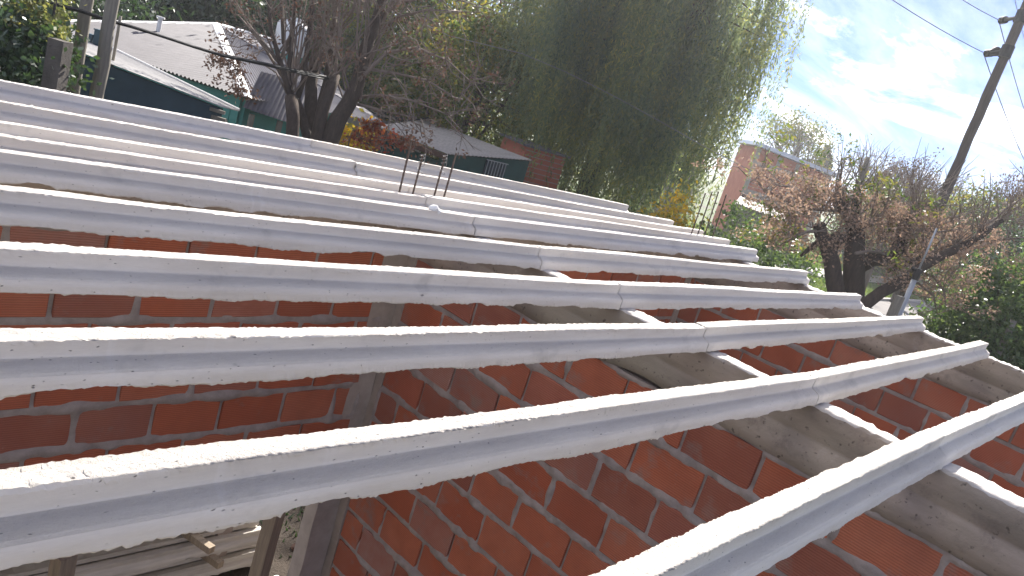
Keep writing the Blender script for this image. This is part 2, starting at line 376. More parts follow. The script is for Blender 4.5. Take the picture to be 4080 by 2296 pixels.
def mat_ground():
    m, nn, nl, b = new_mat('earth_and_grass'); v = objvec(nn, nl, rnd=False)
    n1 = tex_noise(nn, nl, .25, 8, .6, v); n2 = tex_noise(nn, nl, 7, 8, .7, v)
    dirt = mixc(nn, nl, maprange(nn, nl, n2, .35, .65), (.055, .042, .032), (.11, .088, .068))
    gr = mixc(nn, nl, maprange(nn, nl, n2, .35, .65), (.045, .075, .02), (.10, .13, .035))
    nl.new(mixc(nn, nl, maprange(nn, nl, n1, .42, .5), dirt, gr), b.inputs['Base Color']); b.inputs['Roughness'].default_value = .95
    bump(nn, nl, n2, .8, .05, b); return m
MAT['ground'] = mat_ground()

# ------------------------------------------------------------------ ground, road
g = MB(); S_ = 240.0
g.quad((-S_, -S_, 0), (S_, -S_, 0), (S_, S_, 0), (-S_, S_, 0))
tag(g.build('ground', MAT['ground']), kind='structure')
def sheet(name, pts, z, mat):
    m = MB(); m.slab([(p[0], p[1], z) for p in pts], .003)
    return tag(m.build(name, mat), kind='structure')
ra, rb, rc = atz(3250, 1184, 0), atz(3532, 1206, 0), atz(3660, 1208, 0)
dr_ = (rc-ra)/np.linalg.norm(rc-ra); pr_ = np.array([-dr_[1], dr_[0], 0]); 
if pr_@VIEW < 0: pr_ = -pr_
sheet('road', [ra-dr_*9, ra+dr_*110, ra+dr_*110-pr_*40, ra-dr_*9-pr_*40], .005, MAT['asphalt'])
k_ = MB(); A_ = ra+dr_*50.5+pr_*.12
k_.box(A_+np.array([0, 0, .06]), (119, .22, .12), (dr_, pr_, UP)); tag(k_.build('kerb', MAT['pave']), kind='structure')
sheet('pavement', [ra-dr_*9+pr_*3.2, ra+dr_*110+pr_*3.2, ra+dr_*110+pr_*5.0, ra-dr_*9+pr_*5.0], .05, MAT['pave'])
# the verge between kerb and pavement, grass blades as real faces
def blades(name, cx, n, su, sv, h, mat, seed):
    r = np.random.default_rng(seed); u = r.uniform(-su, su, n); w = r.uniform(-sv, sv, n)
    base = cx[None, :] + u[:, None]*dr_[None, :] + w[:, None]*pr_[None, :]
    a = r.uniform(0, 6.283, n); d = np.stack([np.cos(a), np.sin(a), 0*a], 1)*r.uniform(.02, .05, n)[:, None]
    t = base + np.stack([r.normal(0, .04, n), r.normal(0, .04, n), r.uniform(.5, 1.1, n)*h], 1)
    V = np.empty((n*3, 3)); V[0::3] = base-d; V[1::3] = base+d; V[2::3] = t
    return tag(link(name, np_mesh(name, V, np.arange(n*3).reshape(n, 3)), mat), kind='stuff')
vg = blades('verge_grass', (rb+rc)/2+pr_*1.7, 9000, 16, 1.3, .16, MAT['grass'], 3); vg['label'] = 'sunlit green grass verge beyond the road'; vg['category'] = 'grass'
vg = blades('lawn_grass', (rb+rc)/2+pr_*9.0, 14000, 20, 3.8, .22, MAT['grass'], 4); vg['label'] = 'sunlit lawn beyond the pavement behind the trees'; vg['category'] = 'grass'

# bare trodden earth of the building plot, its dark tone also imitating shade
plot = MB(); r_ = np.random.default_rng(2); ring = []
for k in range(28):
    a_ = 2*math.pi*k/28; ring.append((2.5+(10.5+r_.normal(0, .5))*math.cos(a_), 2.0+(8.0+r_.normal(0, .5))*math.sin(a_), .004))
plot.poly(ring); tag(plot.build('bare_earth', MAT['earth']), kind='structure')

# ------------------------------------------------------------------ joists
T, U = 3.41, 3.315
FRONT = [(-.0268, .0915), (-.0256, .082), (-.0240, .070), (-.0232, .0610), (-.0236, .0560), (-.0270, .0530), (-.0350, .0490), (-.0440, .0445),
         (-.0530, .0400), (-.0578, .0350), (-.0592, .0180), (-.0600, .004), (-.0570, 0.0)]
TOPW = np.linspace(-.027, .027, 8)
BACK = [(.0600, .003), (.0580, .035), (.0440, .0445), (.0270, .0530), (.0232, .0610), (.0256, .082)]
def joist_mesh(length, seg, seed, amp=1.0, chips=3):
    """local: x along the joist from 0, y across, z=0 bottom"""
    r = np.random.default_rng(seed); n = max(8, int(length/seg)); xs = np.linspace(0, length, n)
    prof = [(y, .095) for y in TOPW[::-1]] + FRONT + BACK
    P = len(prof); nt = len(TOPW)
    V = np.zeros((n, P, 3)); V[:, :, 0] = xs[:, None]
    V[:, :, 1] = np.array([p[0] for p in prof])[None]; V[:, :, 2] = np.array([p[1] for p in prof])[None]
    sn = lambda w: sm_noise(n, max(1, w/seg), int(r.integers(1 << 30)))
    env = .65 + .35*np.clip(sn(.25), -1.5, 1.5)
    # gritty top, crusted edges
    for j in range(nt):
        V[:, j, 2] += amp*env*(.0007*sn(.004) + .0007*sn(.010)) + .0012*sn(.12) - .0015*abs(TOPW[::-1][j])/.027
        V[:, j, 1] += amp*.0004*sn(.005)
    V[:, :nt, 2] += (.0022*sn(.4))[:, None]
    eF = amp*(.0006*sn(.006) + .0012*sn(.02)); eB = amp*(.0006*sn(.006) + .0014*sn(.02))
    V[:, nt-1, 1] -= np.clip(eF, -.003, .008); V[:, 0, 1] += np.clip(eB, -.003, .008)
    V[:, nt-2, 1] -= .6*np.clip(eF, -.003, .008)
    dr = np.clip(.0016*sn(.006)+.0020*sn(.022)+.001, 0, .010)*amp       # drips over the upper front edge
    V[:, nt, 2] -= dr; V[:, nt, 1] -= .0016*np.clip(eF/.002, 0, 2)
    # slow waviness of the faces
    wv = .0010*sn(.35)
    V[:, nt:nt+13, 1] += wv[:, None]
    # ragged bottom fin
    fin = np.clip(.0010*sn(.007)+.0022*sn(.03)+.0028*sn(.12)+.0015*sn(.35)+.001, -.004, .010)
    V[:, nt+11, 2] -= .6*fin*amp; V[:, nt+12, 2] -= fin*amp; V[:, nt+12, 1] -= .35*np.clip(fin, 0, .01)*amp
    V[:, nt+11, 1] -= .0006*sn(.012)*amp; V[:, nt+10, 1] += .0005*sn(.02)
    for _ in range(chips):                                      # broken bits of the lower lip
        c = r.uniform(.2, length-.25); w = r.uniform(.02, .09); d = r.uniform(.006, .014)
        k = np.clip(1-np.abs(xs-c)/w, 0, 1)**.4*d
        V[:, nt+12, 2] += k; V[:, nt+11, 2] += k*.8; V[:, nt+12, 1] += k*.5
    V[:, nt+13, 2] = V[:, nt+12, 2]*.4
    V[0, :, 0] += r.normal(0, .0010, P); V[-1, :, 0] += r.normal(0, .0010, P)
    i = np.arange(n-1)[:, None]*P; j = np.arange(P)[None]; j2 = (np.arange(P)+1) % P
    Q = np.stack([i+j, i+j2[None], i+P+j2[None], i+P+j], -1).reshape(-1, 4)
    smooth = np.tile((np.arange(P) < nt-1) | ((np.arange(P) >= nt+1) & (np.arange(P) < nt+10)), n-1)
    # end caps as fans of quads around a centre line (profile is star-like enough about z axis)
    Vv = V.reshape(-1, 3); caps = []
    for e in (0, n-1):
        o = e*P; f_ = list(range(P)); caps_pts = [o+k for k in f_]
        c0 = len(Vv); Vv = np.vstack([Vv, [[xs[e], 0, .08], [xs[e], 0, .05], [xs[e], 0, .02]]])
        for k in range(P):
            a, b = caps_pts[k], caps_pts[(k+1) % P]
            zc_ = .5*(prof[k][1]+prof[(k+1) % P][1]); cc = c0 + (0 if zc_ > .068 else (1 if zc_ > .04 else 2))
            caps.append((a, cc, b, b) if e == 0 else (a, b, b, cc))
            za_, zb_ = [(0 if prof[q][1] > .068 else (1 if prof[q][1] > .04 else 2)) for q in (k, (k+1) % P)]
    caps3 = np.array([[q[0], q[1], q[2]] if q[2] == q[3] else [q[0], q[1], q[3]] for q in caps])
    Q3 = np.vstack([Q[:, [0, 1, 2]], Q[:, [0, 2, 3]], caps3])
    sm = np.concatenate([smooth, smooth, np.zeros(len(caps3), bool)])
    return np_mesh('joist_body', Vv, Q3, sm)

JL = {0: (.0, .0, None), 1: (.462, .493, None), 2: (.994, .943, None), 3: (1.448, 1.411, None), 4: (1.938, 1.886, None), 5: (2.470, 2.374, None), 6: (2.945, 2.864, None),
      7: (3.125, 3.195, None), 8: (3.36, 3.43, None), 9: (3.79, 3.915, None), 10: (4.40, 4.49, None)}
JR = {1: (.493, .470, 6.30), 2: (.941, .995, 6.11), 3: (1.413, 1.446, 6.20), 4: (1.876, 1.868, 6.07), 5: (2.372, 2.395, 6.30), 6: (2.844, 2.944, 6.47),
      7: (3.18, 3.207, 6.45), 8: (3.42, 3.415, 6.32), 9: (3.895, 3.67, 6.21), 10: (4.485, 4.08, 6.05)}
SEAM = {1: 2.93, 2: 2.906, 3: 2.881, 4: 2.917, 5: 2.898, 6: 2.90, 7: 2.84, 8: 2.90, 9: 2.86, 10: 2.90}
for i in range(1, 11):
    seg = {1: .005, 2: .006, 3: .007, 4: .008}.get(i, .011)
    roll_ = random.uniform(-.02, .02) if i > 1 else 0
    for side, tab in (('L', JL), ('R', JR)):
        y0, y1, xe = tab[i]
        if side == 'R': y0 = JL[i][1]-(.012 if i == 9 else 0)
        x0 = -1.05 if side == 'L' else SEAM[i]+.002
        x1 = SEAM[i]-.002 if side == 'L' else xe
        z0, z1 = (U, U) if side == 'L' else (U+.001, U+.02)
        d = np.array([x1-x0, y1-y0, z1-z0]); Ln = float(np.linalg.norm(d))
        me = joist_mesh(Ln, seg if side == 'L' else seg*1.35, 100+i*2+(side == 'R'), chips=4)
        o = link('concrete_joist', me, MAT['joist'], None, (x0, y0, z0))
        yaw = math.atan2(d[1], d[0]); pit = -math.asin(d[2]/Ln)
        o.rotation_euler = (roll_, pit, yaw)
        where = 'left of its joint' if side == 'L' else 'right of its joint'
        tag(o, {1: 'nearest pale concrete joist, crossing the lower right corner', 2: 'second joist from the camera, ragged lip over the timber props',
                3: 'third concrete joist from the camera, running nearly level', 4: 'fourth concrete joist from the camera, cement drips on web',
                5: 'fifth concrete joist from the camera, above brick gap', 6: 'sixth concrete joist from the camera, over dark slit',
                7: 'seventh concrete joist from the camera, hiding rebar feet', 8: 'eighth concrete joist from the camera, just behind the rebars',
                9: 'ninth concrete joist from the camera, stepped at its joint', 10: 'farthest concrete joist, against the neighbouring houses'}[i]
            + f', {where}', 'concrete joist', 'precast joists laid across the walls')

# ------------------------------------------------------------------ brick walls
def brick_mesh(L, Hh, Dp, seed):
    r = random.Random(seed); m = MB(); b = .004
    x, z, d = L/2, Hh/2, Dp
    j = lambda s=.002: r.uniform(-s, s)
    fr = [(-x+b+j(), 0, -z+b+j()), (x-b+j(), 0, -z+b+j()), (x-b+j(), 0, z-b+j()), (-x+b+j(), 0, z-b+j())]
    md = [(-x+j(), b, -z+j()), (x+j(), b, -z+j()), (x+j(), b, z+j()), (-x+j(), b, z+j())]
    bk = [(-x, d, -z), (x, d, -z), (x, d, z), (-x, d, z)]
    m.v = fr+md+bk
    m.f = [(0, 1, 2, 3)] + [(k, k+4, (k+1) % 4+4, (k+1) % 4) for k in range(4)] + [(k+4, k+8, (k+1) % 4+8, (k+1) % 4+4) for k in range(4)] + [(11, 10, 9, 8)]
    me = bpy.data.meshes.new('brick'); me.from_pydata(m.v, [], m.f); me.update(); me.materials.append(MAT['brick']); return me
def brick_wall(name, label, origin, udir, ndir, length, courses, joint0, pitch_l, pitch_h, z_top, thick, seed, off=(0, .5), clip=None, z_bottom=0.0, fine=.014, jv=.018, jh=.030, stop=None):
    """origin: world xy of the u=0 end of the visible face; ndir: outward normal of visible face"""
    root = empty(name, (origin[0], origin[1], z_bottom), label, 'brick wall')
    r = np.random.default_rng(seed); u3 = np.array([*udir, 0.0]); n3 = np.array([*ndir, 0.0])
    rot = math.atan2(n3[1], n3[0]) + math.pi/2      # local -Y faces along ndir
    lx = np.array([math.cos(rot), math.sin(rot), 0]); sgn = 1 if lx@u3 > 0 else -1
    meshes = {}
    def get(L):
        k = round(L, 2)
        if k not in meshes: meshes[k] = [brick_mesh(k, pitch_h-jh, .02, seed*31+int(k*100)*7+q) for q in range(3)]
        return meshes[k][int(r.integers(3))]
    joints = []; rows = []
    for c in range(courses):
        zt_ = z_top-c*pitch_h; zb_ = zt_-pitch_h
        j0 = joint0[c % 2]; ks = math.floor((0-j0)/pitch_l); us = [0.0]; q = j0+ks*pitch_l
        while q < length:
            if q > .05 and q < length-.05: us.append(q + r.normal(0, .006))
            q += pitch_l
        us.append(length); rows.append((zt_, zb_, us))
        for a, b in zip(us[:-1], us[1:]):
            L = b-a-jv
            if L < .04: continue
            uc = (a+b)/2; zc_ = (zt_+zb_)/2
            if stop is not None and stop(uc, zc_): continue
            me = get(L)
            p = np.array([origin[0], origin[1], 0])+u3*uc
            o = bpy.data.objects.new('brick', me); col.objects.link(o); o.parent = root
            pos = p + n3*r.normal(0, .0025) + np.array([0, 0, zc_])
            o.location = [pos[k]-root.location[k] for k in range(3)]
            o.rotation_euler = (r.normal(0, .006), r.normal(0, .007), rot + r.normal(0, .006))
    # mortar bed: one displaced sheet behind and between the bricks
    nu = max(4, int(length/fine)); zlo = rows[-1][1]; nz = max(4, int((z_top-zlo)/fine))
    uu = np.linspace(0, length, nu+1); zz = np.linspace(zlo, z_top, nz+1)
    D = np.full((nz+1, nu+1), -.016)
    big = noise2(nz+1, nu+1, .06/fine, r)*.5+noise2(nz+1, nu+1, .025/fine, r)*.45+noise2(nz+1, nu+1, 1, r)*.12
    for (zt_, zb_, us) in rows:
        m = (zz <= zt_+1e-6) & (zz >= zb_-1e-6); idx = np.where(m)[0]
        if len(idx) == 0: continue
        zrel = np.minimum(np.abs(zz[idx]-zt_), np.abs(zz[idx]-zb_))
        ud = np.min(np.abs(uu[:, None]-np.array(us)[None, :]), 1); near = np.argmin(np.abs(uu[:, None]-np.array(us)[None, :]), 1)
        fill = r.uniform(0, 1, len(us))
        hj = np.clip(1-(zrel-jh*.5)/.028, 0, 1)[:, None]
        vj = (np.clip(1-(ud-jv*.5)/.020, 0, 1)*np.where(fill[near] > .55, 1, np.where(fill[near] > .32, .4, .0)))[None, :]
        D[idx] = np.maximum(D[idx], -.018+.0175*np.maximum(hj, vj)+.0095*big[idx]*np.clip(np.maximum(hj, vj)*1.4, 0, 1))
    base = np.array([origin[0], origin[1], 0])
    V = base[None, None]+uu[None, :, None]*u3+zz[:, None, None]*UP+D[:, :, None]*n3
    ii = np.arange(nz)[:, None]*(nu+1)+np.arange(nu)[None]
    Q = np.stack([ii, ii+1, ii+nu+2, ii+nu+1], -1).reshape(-1, 4)
    if sgn*1 > 0: pass
    link('mortar', np_mesh('mortar', V.reshape(-1, 3), Q, True), MAT['mortar'], root)
    # solid core
    m = MB(); c0 = base+u3*length/2-n3*(.021+(thick-.021)/2)
    m.box(c0+np.array([0, 0, (zlo+z_top)/2]), (length, thick-.021, z_top-zlo-.002), (u3, n3, UP)); m.build('core', MAT['mortar'], root)
    return root
def tie_beam(root, p0, udir, ndir, length, z0, z1, thick, seed, proud=.006, toprough=.004):
    r = np.random.default_rng(seed); u3 = np.array([*udir, 0.0]); n3 = np.array([*ndir, 0.0])
    seg = .018; n = int(length/seg); us = np.linspace(0, length, n+1); H_ = z1-z0
    prof = [(0, 0), (0, .06), (0, .121), (-.005, .128), (0, .135), (0, .2), (0, H_-.008), (-.008, H_), (-.035, H_), (-.06, H_), (-.085, H_), (-thick+.008, H_), (-thick, H_-.008), (-thick, 0)]
    P = len(prof); V = np.zeros((n+1, P, 3)); base = np.array([p0[0], p0[1], z0])
    for k, (a, h) in enumerate(prof):
        da = proud+a+.0016*sm_noise(n+1, 12, int(r.integers(1 << 30)))+.0008*sm_noise(n+1, 2, int(r.integers(1 << 30)))
        dz = h+(toprough*(.5*sm_noise(n+1, 1, int(r.integers(1 << 30)))+.5*sm_noise(n+1, 4, int(r.integers(1 << 30)))) if h > H_-.02 else (.006*sm_noise(n+1, 6, int(r.integers(1 << 30))) if h == 0 else 0))
        if k in (7, 8, 11): da = da+.004*sm_noise(n+1, 3, int(r.integers(1 << 30)))
        V[:, k] = base+us[:, None]*u3+da[:, None]*n3
        V[:, k, 2] += dz
    i = np.arange(n)[:, None]*P; j = np.arange(P)[None]; j2 = (np.arange(P)+1) % P
    Q = np.stack([i+j, i+j2[None], i+P+j2[None], i+P+j], -1).reshape(-1, 4)
    Vv = V.reshape(-1, 3); T3 = np.vstack([Q[:, [0, 1, 2]], Q[:, [0, 2, 3]]])
    caps = []
    for e in (0, n):
        c0 = len(Vv); Vv = np.vstack([Vv, V[e].mean(0)[None]])
        for k in range(P): caps.append((e*P+k, e*P+(k+1) % P, c0))
    return link('tie_beam', np_mesh('tie_beam', Vv, np.vstack([T3, caps])), MAT['tie'], root)

XB, XC, YA = 2.925, 6.195, 3.28
# wall B: between the two rooms, face looking to -x; u runs along -y from the corner with wall A
wB = brick_wall('brick_wall', 'red hollow brick wall between the two rooms, under the joists joint line', (XB, 3.215), (0, -1), (-1, 0), 4.2, 15,
                (3.215-1.329, 3.215-1.184), .339, .2065, 3.062, .115, 21, fine=.010)
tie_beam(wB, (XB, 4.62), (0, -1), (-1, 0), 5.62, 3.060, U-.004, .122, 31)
# the column cast in the corner: its face is the grey strip beside wall B
m = MB()
def col_piece(x0, x1, y0, y1, z0, z1, seed):
    r = np.random.default_rng(seed); n = 60; zs = np.linspace(z0, z1, n); vv = []; ff = []
    j = lambda: .0035*sm_noise(n, 2, int(r.integers(1 << 30)))
    P = [(x0, y0), (x1, y0), (x1, y1), (x0, y1)]; J = [(j(), j()) for _ in range(4)]
    for k in range(n):
        for q in range(4): vv.append((P[q][0]+J[q][0][k], P[q][1]+J[q][1][k], zs[k]))
    for k in range(n-1):
        for q in range(4): ff.append((k*4+q, k*4+(q+1) % 4, k*4+4+(q+1) % 4, k*4+4+q))
    ff += [(3, 2, 1, 0), tuple(range((n-1)*4, n*4))]
    mm = MB(); mm.v = vv; mm.f = ff; return mm
col_piece(XB-.003, XB+.11, 3.212, 3.41, 0, 3.058, 41).build('corner_column', MAT['column'], wB)
col_piece(XB+.001, XB+.112, 4.50, 4.62, 0, 3.057, 42).build('rear_column', MAT['column'], wB)
# wall A (left room back wall) stands over a wide opening
wA = brick_wall('brick_wall', 'red hollow brick back wall of the left room above the wide opening', (-1.05, YA), (1, 0), (0, -1), XB-.006+1.05-.085, 6,
                (1.283+1.05, 1.108+1.05), .348, .2085, 3.056, .115, 22)
tie_beam(wA, (-1.05, YA), (1, 0), (0, -1), XB+1.05-.01, 3.054, U-.004, .122, 32)
zl = 3.056-6*.2085
m = MB(); m.box((.86, YA+.055, zl-.09), (3.83, .124, .176)); m.build('lintel', MAT['column'], wA)
col_piece(2.752, XB-.007, YA-.002, YA+.115, 0, 3.05, 43).build('jamb_column', MAT['column'], wA)
# wall A2: back wall of the right room
wA2 = brick_wall('brick_wall', 'red hollow brick back wall of the right room', (XB+.125, YA), (1, 0), (0, -1), XC-XB-.13-.09, 15, (.25, .08), .34, .2085, 3.056, .115, 23)
tie_beam(wA2, (XB+.125, YA), (1, 0), (0, -1), XC-XB-.14, 3.054, U-.004, .122, 33)
col_piece(XC-.095, XC-.006, YA-.002, YA+.11, 0, 3.05, 44).build('corner_column', MAT['column'], wA2)
# wall C: far right outer wall
wC = brick_wall('brick_wall', 'red hollow brick outer wall at the right-hand ends of the joists', (XC, 4.6), (0, -1), (-1, 0), 5.6, 15, (4.6-1.283, 4.6-1.147), .326, .2065, 3.040, .115, 24)
tie_beam(wC, (XC, 4.6), (0, -1), (-1, 0), 5.6, 3.038, U+.012, .135, 34, toprough=.006)
# wall E: left-hand outer wall, outside the picture, that carries the other ends of the joists
mE = MB(); mE.box((-1.02, 1.9, U/2-.01), (.13, 5.6, U-.02))
oE = tag(mE.build('outer_wall', MAT['plaster']), 'rendered outer wall carrying the left ends of the joists', 'wall')

# ------------------------------------------------------------------ rebars
def rebar(x, y, z0, z1, label, lean=(0, 0), r=.0050, tie=False):
    n = max(10, int((z1-z0)/.012)); pts = []; rr = []
    for k in range(n+1):
        t = k/n; pts.append((x+lean[0]*t, y+lean[1]*t, z0+(z1-z0)*t)); rr.append(r*(1.0 if k % 2 else 1.28))
    m = MB(); m.tube(pts, rr, 6)
    o = m.build('rebar', MAT['rust'])
    if tie:
        tw = MB(); e = np.array(pts[-1]); lp = []
        for k in range(26):
            a = k*.75; lp.append(e+np.array([.013*math.cos(a), .013*math.sin(a), -.05+.0025*k]))
        for k in range(9):
            a = k*.8; lp.append(e+np.array([.018*math.cos(a)+.01, .018*math.sin(a), -.055-.006*k]))
        tw.tube(lp, .0016, 4); w = tw.build('tie_wire', MAT['wire']); w.parent = o
    return tag(o, label, 'rebar', 'starter rebars standing out of the columns')
rebar(2.763, 3.30, 3.05, 3.680, 'tall rusty rebar, leftmost of the four in the middle', (-.022, .0))
rebar(2.851, 3.30, 3.05, 3.609, 'shortest rusty rebar, second of the four in the middle', (-.006, .0), tie=True)
rebar(3.019, 3.315, 3.05, 3.628, 'rusty rebar with a wire wrapped round its top, third of the four in the middle', (.0, .0), tie=True)
rebar(3.081, 3.30, 3.05, 3.662, 'tall rusty rebar, rightmost of the four in the middle', (.0, .0))
for k, (px, pyb, pyt, pxt, lb) in enumerate(((2757, 932, 770, 2811, 'first'), (2782, 938, 764, 2838, 'second'), (2813, 942, 764, 2863, 'third'), (2844, 946, 775, 2894, 'last'))):
    y = 3.32; d = _f+_r*(px-PW/2)/F_PX-_u*(pyb-PH/2)/F_PX; p = EYE+d*(y/d[1])
    d2 = _f+_r*(pxt-PW/2)/F_PX-_u*(pyt-PH/2)/F_PX; q = EYE+d2*(y/d2[1])
    rebar(p[0], y, 3.05, q[2], f'{lb} of four far rebars near the joists right ends, counted from the left', (q[0]-p[0], 0), .0055)

bl = atz(1737, 832, T+.012); lump_at = bl
# ------------------------------------------------------------------ inside: props, stack of joists, debris
def prop(x, y, z1, w, d, label, rz, lean=0):
    m = MB(); n = 14; r = random.Random(int(x*100)); c, s = math.cos(rz), math.sin(rz)
    for k in range(n+1):
        z = z1*k/n; jx = r.uniform(-.003, .003)
        for a, b in ((-1, -1), (1, -1), (1, 1), (-1, 1)):
            lx, ly = a*w/2+jx, b*d/2
            m.v.append((x+lean*k/n+c*lx-s*ly, y+s*lx+c*ly, z))
    for k in range(n):
        for q in range(4): m.f.append((k*4+q, k*4+(q+1) % 4, k*4+4+(q+1) % 4, k*4+4+q))
    m.f += [(3, 2, 1, 0), tuple(range(n*4, n*4+4))]
    o = m.build('timber_prop', MAT['timber']); return tag(o, label, 'timber prop', 'props under the lintel')
prop(1.262, 3.06, zl-.18, .075, .075, 'brown timber prop at the lower left, before the stack of joists', .25)
prop(2.315, 3.10, zl-.18, .08, .075, 'pale timber prop with dark stains beside the dark opening', .35, .012)
prop(.15, 3.10, zl-.18, .08, .075, 'timber prop left of the picture edge under the lintel', .2)

sm_ = joist_mesh(3.3, .02, 901, 1.2, 8); sm2 = joist_mesh(3.3, .02, 902, 1.2, 8)
sm_.materials.append(MAT['old_joist']); sm2.materials.append(MAT['old_joist'])
def stacked(x, y, z, flip, lab, me, rz=0):
    o = bpy.data.objects.new('stacked_joist', me); col.objects.link(o); o.location = (x, y, z+(.095 if flip else 0)); o.rotation_euler = (math.pi if flip else 0, 0, rz)
    return tag(o, lab, 'concrete joist', 'spare joists stacked on the ground')
rowname = ['nearest', 'second', 'third', 'farthest']
for lay, (z_, fl_, n_, y_, nm) in enumerate(((.06, False, 4, 4.50, 'bottom'), (.112, True, 3, 4.56, 'second'), (.262, False, 4, 4.49, 'third'), (.314, True, 3, 4.56, 'fourth'), (.468, True, 2, 4.53, 'top'))):
    for q in range(n_):
        stacked(.02+.03*q-.02*lay+random.uniform(-.02, .02), y_+.125*q, z_, fl_, f'weathered spare joist in the {nm} layer of the stack, {rowname[q]} row', (sm_, sm2)[(q+lay) % 2], random.uniform(-.004, .004))
for q, (x, yy, zz) in enumerate(((2.66, 4.56, .440), (1.3, 4.62, .440), (2.8, 4.62, .234), (.9, 4.62, .234), (2.75, 4.62, .03), (.9, 4.62, .03))):
    m = MB(); m.box((x, yy, zz), (.055, .62, .052), ((.96, .28, 0), (-.28, .96, 0), UP)); o = m.build('spacer_stick', MAT['timber'])
    tag(o, ['timber spacer stick jutting from under the top layer of the joist stack, right-hand one', 'timber spacer stick under the top layer of the joist stack, left-hand one',
            'timber spacer stick in the middle of the joist stack, right-hand one', 'timber spacer stick in the middle of the joist stack, left-hand one',
            'timber bearer under the right end of the joist stack', 'timber bearer under the left end of the joist stack'][q], 'timber stick', 'sticks in the joist stack')
def lump(x, y, z, s, label, mat, seed, name='plaster_lump', cat='debris', flat=.6):
    r = np.random.default_rng(seed); import bmesh
    bm = bmesh.new(); bmesh.ops.create_icosphere(bm, subdivisions=3, radius=1)
    ph = r.uniform(0, 6, (5, 3)); fr_ = r.uniform(1.2, 4.0, (5, 3))
    for v in bm.verts:
        c = np.array(v.co); k = 1+sum(.11*math.sin(float(fr_[i]@c)+ph[i, 0]) for i in range(5))+r.normal(0, .03)
        v.co = (c[0]*k*s, c[1]*k*s*.8, c[2]*k*s*flat)
    me = bpy.data.meshes.new(name); bm.to_mesh(me); bm.free()
    o = link(name, me, mat, None, (x, y, z)); o.rotation_euler = (0, 0, r.uniform(0, 6)); return tag(o, label, cat)
lump(3.66, 4.34, .03, .055, 'white plaster lump on the dark ground right of the pale prop', MAT['white'], 1)
lump(3.33, 4.22, .03, .06, 'larger white plaster lump at the foot of the pale prop', MAT['white'], 2)
lump(3.05, 4.28, .03, .07, 'broad white plaster slab lying in front of the joist stack', MAT['white'], 3, flat=.3)
lump(2.86, 4.24, .03, .09, 'long white plaster heap at the bottom edge beside the joist stack', MAT['white'], 5, flat=.3)
lump(3.98, 4.68, .02, .03, 'small white chip on the dark ground behind the prop', MAT['white'], 4)
for q, (x, y) in enumerate(((3.82, 4.42), (3.72, 4.55), (3.95, 4.38))):
    lump(x, y, .02, .05, ['flat brick shard nearest the white lump on the ground', 'brick shard farther back on the dark ground', 'brick shard close to the jamb on the dark ground'][q], MAT['tile'], 10+q, 'brick_shard', 'debris', .35)
lump(lump_at[0], lump_at[1]+.01, T+.005, .03, 'small white cement blob sitting on the sixth joist', MAT['white'], 21, 'cement_blob', 'cement blob', .7)
# weeds on the ground beyond the opening
def tuft(name, c, n, rad_, h, mat, label, seed, wid=.012):
    r = np.random.default_rng(seed); u = r.normal(0, rad_, (n, 2)); base = np.stack([c[0]+u[:, 0], c[1]+u[:, 1], np.full(n, c[2])], 1)
    a = r.uniform(0, 6.283, n); d = np.stack([np.cos(a), np.sin(a), 0*a], 1)*wid
    t = base+np.stack([r.normal(0, h*.4, n), r.normal(0, h*.4, n), r.uniform(.4, 1, n)*h], 1)
    V = np.empty((n*3, 3)); V[0::3] = base-d; V[1::3] = base+d; V[2::3] = t
    o = link(name, np_mesh(name, V, np.arange(n*3).reshape(n, 3)), mat); tag(o, label, 'weeds', kind='stuff'); return o
tuft('weeds', (4.5, 5.6, 0), 3000, .6, .07, MAT['dark'], 'dark green weeds on the ground beyond the opening', 77)

# ------------------------------------------------------------------ foliage builders
def leaf_faces(C, r, size, asp=.4, droop=0.0, axis=None):
    """quads (rhombus leaves) at centres C"""
    n = len(C); a = r.standard_normal((n, 3)); a[:, 2] -= droop*1.5
    if axis is not None: a = axis+.6*a
    a /= np.linalg.norm(a, axis=1)[:, None]
    b = np.cross(a, r.standard_normal((n, 3))); b /= np.linalg.norm(b, axis=1)[:, None]
    s = size*r.uniform(.6, 1.3, n)[:, None]
    V = np.empty((n*4, 3)); V[0::4] = C-a*s; V[1::4] = C+b*s*asp; V[2::4] = C+a*s; V[3::4] = C-b*s*asp
    return V, np.arange(n*4).reshape(n, 4)
def leaf_obj(name, C, mat, parent, seed, size, asp=.4, droop=0, axis=None):
    r = np.random.default_rng(seed); V, Q = leaf_faces(C, r, size, asp, droop, axis)
    return link(name, np_mesh(name, V, Q), mat, parent)
def clump_cloud(r, centre, ext, nclump, per, spread, shell=.55):
    """points in clumps filling an ellipsoid (uneven outline, holes)"""
    d = r.standard_normal((nclump, 3)); d /= np.linalg.norm(d, axis=1)[:, None]
    q = d*(shell+(1-shell)*r.uniform(0, 1, nclump)**.7)[:, None]*r.uniform(.75, 1.08, nclump)[:, None]
    cc = centre+q*ext
    P = cc[:, None, :]+r.standard_normal((nclump, per, 3))*spread*r.uniform(.5, 1.3, nclump)[:, None, None]
    return P.reshape(-1, 3), cc
